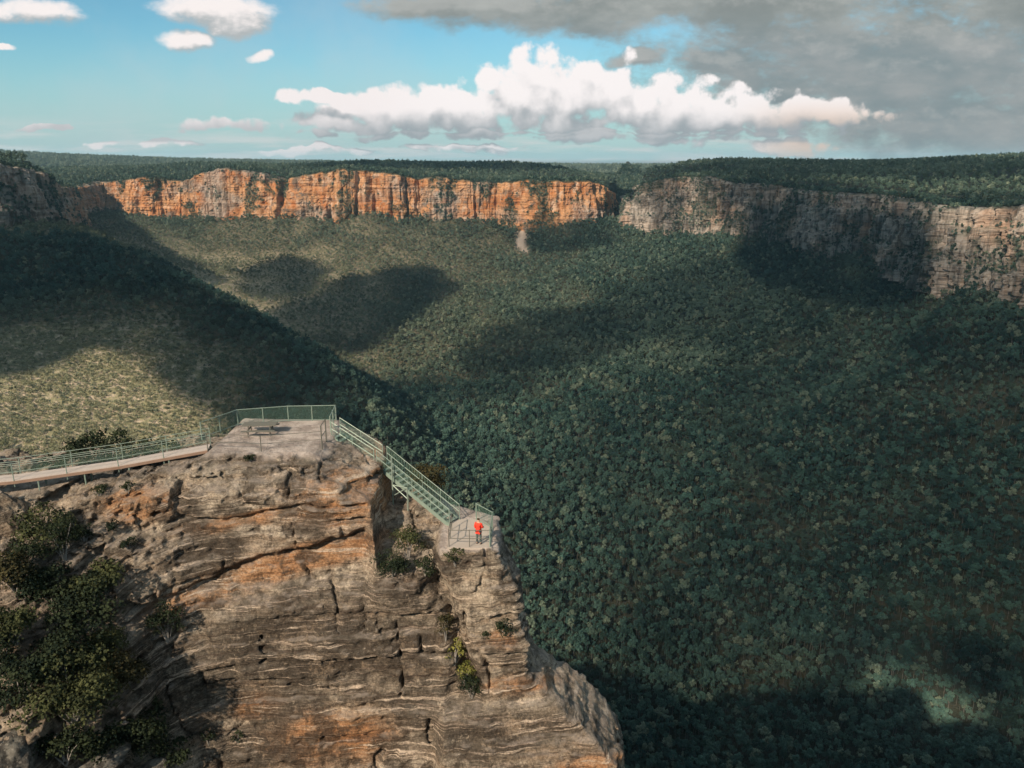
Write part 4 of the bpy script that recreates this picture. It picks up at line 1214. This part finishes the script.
# ------------------------------------------------------------------ shrubs and plants on the rock
def shrub_mat(name, a, b_):
    m, n, b = new_mat(name); f = n.noise(n.pos(), 1.1, 4, 0.6)
    n.put(b.inputs[0], n.mix(n.smooth(f, 0.35, 0.65), a, b_)); b.inputs['Specular IOR Level'].default_value = 0.1
    return m
m_twig, n, b = new_mat('grey_twigs')
n.put(b.inputs[0], n.mix(n.noise(n.pos(), 4.0, 3), (0.16, 0.14, 0.12, 1), (0.34, 0.31, 0.27, 1)))
M_SH = {'dark': shrub_mat('dark_green_leaves', (0.011, 0.017, 0.010, 1), (0.030, 0.038, 0.017, 1)),  # leaf colours darkened in place of the left slope's shade
        'olive': shrub_mat('olive_leaves', (0.026, 0.031, 0.014, 1), (0.066, 0.070, 0.028, 1)),
        'rust': shrub_mat('olive_brown_leaves', (0.028, 0.026, 0.012, 1), (0.068, 0.056, 0.024, 1)),
        'lime': shrub_mat('yellow_green_leaves', (0.095, 0.105, 0.025, 1), (0.20, 0.185, 0.050, 1))}
def shrub(name, pos, w, h, kind, label, cat='shrub', group=None, seed=0, per=120, leaf=0.085, stems=6, flat=0.75, pale=False):
    rs = np.random.RandomState(seed)
    root = empty(name, pos, rs.rand() * 6.28); tag(root, label, cat, group)
    lobes = []; mb = MB()
    nl = int(9 + 5 * rs.rand() + w * 2)
    for i in range(nl):
        a = rs.rand() * 6.28; r = w * 0.5 * math.sqrt(rs.rand()) * 0.85
        lr = min(w, h * 1.2) * (0.20 + 0.14 * rs.rand())
        zc = h * (0.22 + 0.60 * rs.rand() * (1 - (r / w) ** 2 * 2))
        lobes.append((math.cos(a) * r, math.sin(a) * r, zc, lr))
        if i < stems: mb.tube([(0, 0, -0.3), (math.cos(a) * r * 0.4, math.sin(a) * r * 0.4, zc * 0.5), (math.cos(a) * r, math.sin(a) * r, zc)], [0.035 + 0.006 * w, 0.025, 0.012], 5)
    V, F = leaf_cloud(rs, lobes, per, leaf, flat, 0.25)
    link('foliage', np_mesh('foliage', V, F, M_SH[kind], False), root)
    mb.build('stems', m_twig, root)
    return root
# (column, row of the foot, width px, height px, kind, name, label)
SHR = [
    (108, 452, 92, 26, 'dark', 'flat_topped_bush', 'wide dark flat topped bush behind the walkway', 4),
    (60, 458, 60, 14, 'dark', 'low_bush', 'low dark bush at the left end of the bush behind the walkway', 3),
    (160, 452, 60, 16, 'dark', 'low_bush', 'low green bush behind the walkway near the upper lookout', 3),
    (428, 497, 34, 34, 'rust', 'round_bush', 'round olive brown bush behind the long stairs', 2),
    (408, 560, 30, 36, 'olive', 'ledge_shrub', 'olive shrub on the ledge below the stairs', 0),
    (392, 575, 34, 22, 'dark', 'ledge_shrub', 'dark low shrub at the foot of the olive shrub below the stairs', 0),
    (425, 572, 26, 16, 'dark', 'ledge_shrub', 'small dark shrub right of the olive shrub below the stairs', 0),
    (455, 562, 24, 12, 'olive', 'ledge_shrub', 'small olive shrub against the left side of the small lookout', 0),
    (168, 642, 30, 40, 'dark', 'hanging_bush', 'dark upright bush on the cliff face below the walkway', 0),
    (90, 630, 62, 54, 'dark', 'dense_bush', 'dense dark green bush in the middle of the left slope', 0),
    (45, 545, 44, 40, 'olive', 'slope_bush', 'olive bush high on the left slope under the walkway', 0),
    (65, 560, 30, 52, 'dark', 'slope_bush', 'dark upright bush under the walkway on the left slope', 0),
    (16, 640, 46, 44, 'olive', 'slope_bush', 'olive bush at the left edge beside the dense bush', 0),
    (15, 590, 50, 40, 'rust', 'slope_bush', 'brownish bush at the left edge below the pale rock', 0),
    (100, 596, 44, 30, 'olive', 'slope_bush', 'rounded olive bush right of the dark upright bush', 0),
    (74, 722, 78, 70, 'olive', 'pale_stemmed_bush', 'tall olive bush with pale bare stems low on the left slope', 0),
    (22, 706, 50, 52, 'dark', 'slope_bush', 'dark bush left of the pale stemmed bush', 0),
    (132, 740, 64, 36, 'dark', 'slope_bush', 'dark bush right of the pale stemmed bush', 0),
    (66, 762, 60, 34, 'dark', 'slope_bush', 'black green bush just above the grey boulder', 0),
    (120, 692, 50, 44, 'rust', 'slope_bush', 'sparse brownish bush above the dark bush on the left slope', 0),
    (150, 752, 40, 30, 'dark', 'slope_bush', 'small dark bush beside the grey ledge at the bottom', 0),
    (148, 718, 24, 26, 'dark', 'slope_bush', 'small dark bush perched at the edge of the tilted strata', 0),
    (50, 600, 46, 36, 'dark', 'slope_bush', 'dark bush between the brownish bush and the dense bush', 0),
    (28, 566, 34, 26, 'dark', 'slope_bush', 'low dark bush above the brownish bush at the left edge', 0),
    (60, 664, 54, 34, 'dark', 'slope_bush', 'wide dark bush directly above the pale stemmed bush', 0),
    (108, 655, 34, 24, 'olive', 'slope_bush', 'small olive bush at the lower right of the dense bush', 0),
    (100, 758, 54, 34, 'dark', 'slope_bush', 'dark bush filling the gap under the pale stemmed bush', 0),
    (172, 762, 44, 26, 'dark', 'slope_bush', 'dark low bush at the right end of the bottom ledge', 0),
    (4, 670, 40, 40, 'dark', 'slope_bush', 'dark bush cut by the left edge above the boulder', 0),
    (84, 540, 22, 16, 'dark', 'slope_tuft', 'dark tuft at the upper right of the upright bush', 0),
    (208, 742, 14, 14, 'dark', 'cliff_tuft', 'small dark tuft left of the orange patch near the bottom', 0),
    (238, 742, 12, 12, 'dark', 'cliff_tuft', 'second small dark tuft left of the orange patch near the bottom', 0),
    (446, 640, 18, 30, 'rust', 'gully_plant', 'brownish plant high in the steep gully', 0),
    (455, 662, 18, 26, 'lime', 'gully_plant', 'yellow green plant halfway down the steep gully', 0),
    (464, 684, 20, 26, 'lime', 'gully_plant', 'yellow green plant low in the steep gully', 0),
    (472, 698, 22, 26, 'dark', 'gully_plant', 'dark plant hanging at the foot of the steep gully', 0),
    (505, 634, 24, 14, 'dark', 'ledge_shrub', 'low dark shrub on the step right of the gully', 0),
    (484, 640, 14, 10, 'dark', 'ledge_shrub', 'tiny dark shrub at the left end of the step right of the gully', 0),
    (250, 462, 12, 8, 'dark', 'brow_tuft', 'small dark tuft on the brow under the upper lookout', 0),
    (128, 492, 12, 10, 'dark', 'brow_tuft', 'small dark tuft below the middle of the walkway', 0),
    (100, 495, 14, 12, 'dark', 'brow_tuft', 'small dark tuft under the left part of the walkway', 0),
    (128, 548, 14, 12, 'dark', 'slope_tuft', 'round dark tuft on the broken rock left of the cliff face', 0),
    (114, 530, 12, 10, 'dark', 'slope_tuft', 'smaller dark tuft above the round tuft on the broken rock', 0),
]
for i, (px, py, wpx, hpx, kind, name, label, back) in enumerate(SHR):
    if back:
        D = {4: 53.5, 3: 53.2, 2: 51.8}[back]
        P = Vector(at(px, py, D)); 
        g = ground(P.x, P.y, -17)
        if back == 2: P = Vector(at(px, py, D))
        else: P.z = min(P.z, g + 0.1)
    else:
        P, N_ = hit_px(px, py)
        if P is None: continue
        P = P + N_ * -0.05
    dep = P.y * math.cos(PITCH) - P.z * math.sin(PITCH)
    w, h = wpx * dep / FPX, hpx * dep / FPX / 0.86
    big = wpx > 40
    shrub(name, P, w * 1.05, h * 1.05, kind, label, 'tuft' if 'tuft' in name else ('plant' if 'plant' in name else 'shrub'), None, 500 + i,
          per=230 if big else 420, leaf=0.085 if big else 0.055, stems=14 if 'stem' in name else 7)

# --- loose rocks of the lower left corner
def boulder(name, pos, size, seed, label, tone, sub=5):
    rs_ = np.random.RandomState(seed)
    import bmesh
    bm = bmesh.new(); bmesh.ops.create_icosphere(bm, subdivisions=sub, radius=1.0)
    V = np.array([v.co[:] for v in bm.verts]); F = np.array([[v.index for v in f.verts] for f in bm.faces]); bm.free()
    d = 1 + 0.22 * fbm(V[:, 0] * 1.1 + seed, V[:, 1] * 1.1, V[:, 2] * 1.1, o=5, gain=0.55)
    V = V * d[:, None]
    V = V * np.array(size)
    o = link(name, np_mesh(name, V, F, tone, True)); o.location = pos; o.rotation_euler = (0, 0, rs_.rand() * 3)
    tag(o, label, 'boulder'); return o
m_grey, n, b = new_mat('grey_lichen_rock')
p = n.pos()
f1 = n.noise(p, 1.6, 7, 0.7)
c = n.mix(n.smooth(f1, 0.40, 0.60), (0.045, 0.040, 0.034, 1), (0.16, 0.145, 0.12, 1))
c = n.mix(n.mul(n.smooth(n.noise(p, 4.5, 5, 0.7), 0.55, 0.62), 0.7), c, (0.26, 0.23, 0.19, 1))
n.put(b.inputs[0], c); bump(n, b, n.noise(p, 5, 6, 0.7), 0.9, 0.12)
def put_boulder(px, py, D, size, seed, label, mat, name='boulder'):
    boulder(name, Vector(at(px, py, D)), size, seed, label, mat)
for (px, py, back_, size, seed, label) in [
        (14, 756, 0.7, (1.5, 1.3, 1.6), 3, 'big rounded grey lichened boulder in the bottom left corner'),
        (100, 762, 0.2, (1.5, 0.9, 0.5), 5, 'flat grey ledge rock at the bottom right of the corner boulder'),
        (150, 766, 0.2, (1.2, 0.8, 0.45), 6, 'flat grey ledge rock at the right end of the bottom ledge')]:
    P, N_ = hit_px(px, py)
    if P is not None: boulder('boulder', P - N_ * back_ * 0.4, size, seed, label, m_grey)
P, N_ = hit_px(8, 525)
if P is not None: boulder('boulder', P, (1.1, 1.0, 2.2), 9, 'tall pale rock at the left edge under the walkway', m_rock)

# ------------------------------------------------------------------ unseen clouds overhead, shaped to cast shade on valley and cliffs
HC = 760.0
step = 9.0
ex0 = -SUN[0] / SUN[2] ; ey0 = -SUN[1] / SUN[2]          # ground shift per metre of drop
cx = np.arange(-4600, 1400, step); cy = np.arange(-2300, 2500, step)
CX, CY = np.meshgrid(cx, cy, indexing='ij')
zg = np.full(CX.shape, -250.0)
for _ in range(14):
    t = HC - zg
    X_g, Y_g = CX + ex0 * t, CY + ey0 * t
    zg = 0.55 * zg + 0.45 * H(X_g, Y_g)
t = HC - zg; X_g, Y_g = CX + ex0 * t, CY + ey0 * t
px, py = project(np.stack([X_g, Y_g, zg], -1))
px = np.where(Y_g < 50, -9999, px)
pxw = px + 14 * perlin(X_g / 120, Y_g / 120) + 6 * perlin(X_g / 40, Y_g / 40); pyw = py + 6 * perlin(X_g / 120 + 9, Y_g / 120)
SH = [  # column, row, half width, half height, rotation, strength
    (280, 279, 38, 20, -5, 1.0), (372, 305, 78, 30, -14, 1.0), (415, 288, 34, 20, 0, 1.0), (330, 325, 66, 30, 0, 1),
    (560, 345, 100, 30, -12, .80), (450, 395, 90, 14, -5, .65), (820, 212, 110, 28, 8, .85), (835, 262, 100, 44, 10, 1.0), (740, 310, 120, 46, 0, .72),
    (930, 420, 240, 150, 0, .70), (980, 350, 90, 40, 0, .8), (760, 470, 190, 120, 0, .52), (880, 640, 280, 160, 0, .74), (960, 740, 220, 80, 0, .90), (925, 690, 120, 60, 0, .90), (985, 208, 60, 10, 0, .7), (620, 480, 100, 90, 0, .35), (760, 710, 180, 80, 0, .74), (640, 640, 80, 110, 0, .40),
    (880, 172, 260, 10, 0, .75), (470, 168, 160, 4, 0, .9), (620, 205, 22, 12, 0, 1), (668, 205, 16, 30, 0, .7), (735, 208, 9, 30, 0, .8), (560, 240, 50, 14, 0, .6)]
M = np.zeros(CX.shape)
for (a, b_, rx, ry, rot, st) in SH:
    c, s = math.cos(R(rot)), math.sin(R(rot))
    u = ((pxw - a) * c + (pyw - b_) * s) / rx; v = (-(pxw - a) * s + (pyw - b_) * c) / ry
    M = np.maximum(M, st * (sstep(1.12, 0.95, np.hypot(u, v)) if st == 1.0 else sstep(1.3, 0.8, np.hypot(u, v))))
SPUR = [(-80, 222), (80, 226), (118, 243), (150, 264), (200, 294), (270, 335), (335, 380), (372, 430), (345, 450), (240, 432), (176, 392), (152, 366), (95, 346), (40, 376), (-80, 395)]
sp = np.where(inside(SPUR, pxw, pyw), 1.0, 0.0) * (Y_g < 1560)
M = np.maximum(M, sp)
F_ = np.clip(M * (1 + 0.30 * fbm(CX / 60, CY / 60, o=3)), 0, 1)
t2 = HC + 25; Xr, Yr = CX + ex0 * t2, CY + ey0 * t2         # gap cut in the cloud to let sun onto the promontory
gap = sstep(58, 38, np.hypot((Xr + 14) / 1.1, Yr - 38))
F_ = np.where(Y_g < 330, 0, F_) * (1 - np.clip(gap, 0, 1)) - 0.03
F_[0] = F_[-1] = -1; F_[:, 0] = F_[:, -1] = -1
on = F_ > 0
thick = np.sqrt(np.clip(F_, 0, 1)) * 22 + 2
opac = 1 - np.sqrt(np.clip(1 - np.clip(F_, 0, 1) * 1.04, 0, 1))
qi = on[:-1, :-1] & on[1:, :-1] & on[1:, 1:] & on[:-1, 1:]
ids = np.arange(CX.size).reshape(CX.shape)
I, J_ = np.nonzero(qi)
top_q = np.stack([ids[I, J_], ids[I + 1, J_], ids[I + 1, J_ + 1], ids[I, J_ + 1]], 1)
N0 = CX.size
TV = np.stack([CX, CY, HC + thick * (1 + 0.5 * perlin(CX / 60, CY / 60))], -1).reshape(-1, 3)
BV = np.stack([CX, CY, HC - thick * 0.3], -1).reshape(-1, 3)
side = []
for di, dj, a, b_ in ((0, -1, 0, 1), (1, 0, 1, 2), (0, 1, 2, 3), (-1, 0, 3, 0)):
    nb = np.zeros_like(qi); src = np.roll(np.roll(qi, -di, 0), -dj, 1); nb = qi & ~src
    I2, J2 = np.nonzero(nb)
    c4 = np.stack([ids[I2, J2], ids[I2 + 1, J2], ids[I2 + 1, J2 + 1], ids[I2, J2 + 1]], 1)
    side.append(np.stack([c4[:, b_], c4[:, a], c4[:, a] + N0, c4[:, b_] + N0], 1))
FQ = np.concatenate([top_q, top_q[:, ::-1] + N0] + side)
used, FQ2 = np.unique(FQ, return_inverse=True)
m_cloud, n, b = new_mat('cloud_white'); n.put(b.inputs[0], (0.88, 0.89, 0.92, 1)); b.inputs['Specular IOR Level'].default_value = 0
b.inputs['Alpha'].default_value = 1.0; n.put(b.inputs['Alpha'], n.attr('cover'))          # thin cloud lets part of the sun through
cl = link('clouds', np_mesh('clouds', np.concatenate([TV, BV])[used], FQ2.reshape(FQ.shape), m_cloud, True, {'cover': np.r_[opac.ravel(), opac.ravel()][used]}))
tag(cl, 'unseen broken clouds shaped to shade the valley', kind='stuff')

# ------------------------------------------------------------------ thin air over the gorge
HAZE = 0.000034
if HAZE:
    mh = bpy.data.materials.new('haze_air'); mh.use_nodes = True; mh.node_tree.nodes.clear()
    pv = mh.node_tree.nodes.new('ShaderNodeVolumePrincipled'); ho = mh.node_tree.nodes.new('ShaderNodeOutputMaterial')
    pv.inputs['Color'].default_value = (0.55, 0.86, 1.0, 1); pv.inputs['Density'].default_value = HAZE; pv.inputs['Anisotropy'].default_value = 0.1
    mh.node_tree.links.new(pv.outputs[0], ho.inputs['Volume'])
    zl, zh = float(min(HZ.min(), -460)) - 3, float(max(HZ.max() + 40, 60))
    hb = MB(); hb.add([(x, y, z) for z in (zl, zh) for x, y in ((-12600, -4600), (12600, -4600), (12600, 17000), (-12600, 17000))],
                      [(3, 2, 1, 0), (4, 5, 6, 7), (0, 1, 5, 4), (1, 2, 6, 5), (2, 3, 7, 6), (3, 0, 4, 7)])
    tag(hb.build('haze', mh), 'thin blue haze in the valley air', kind='stuff')
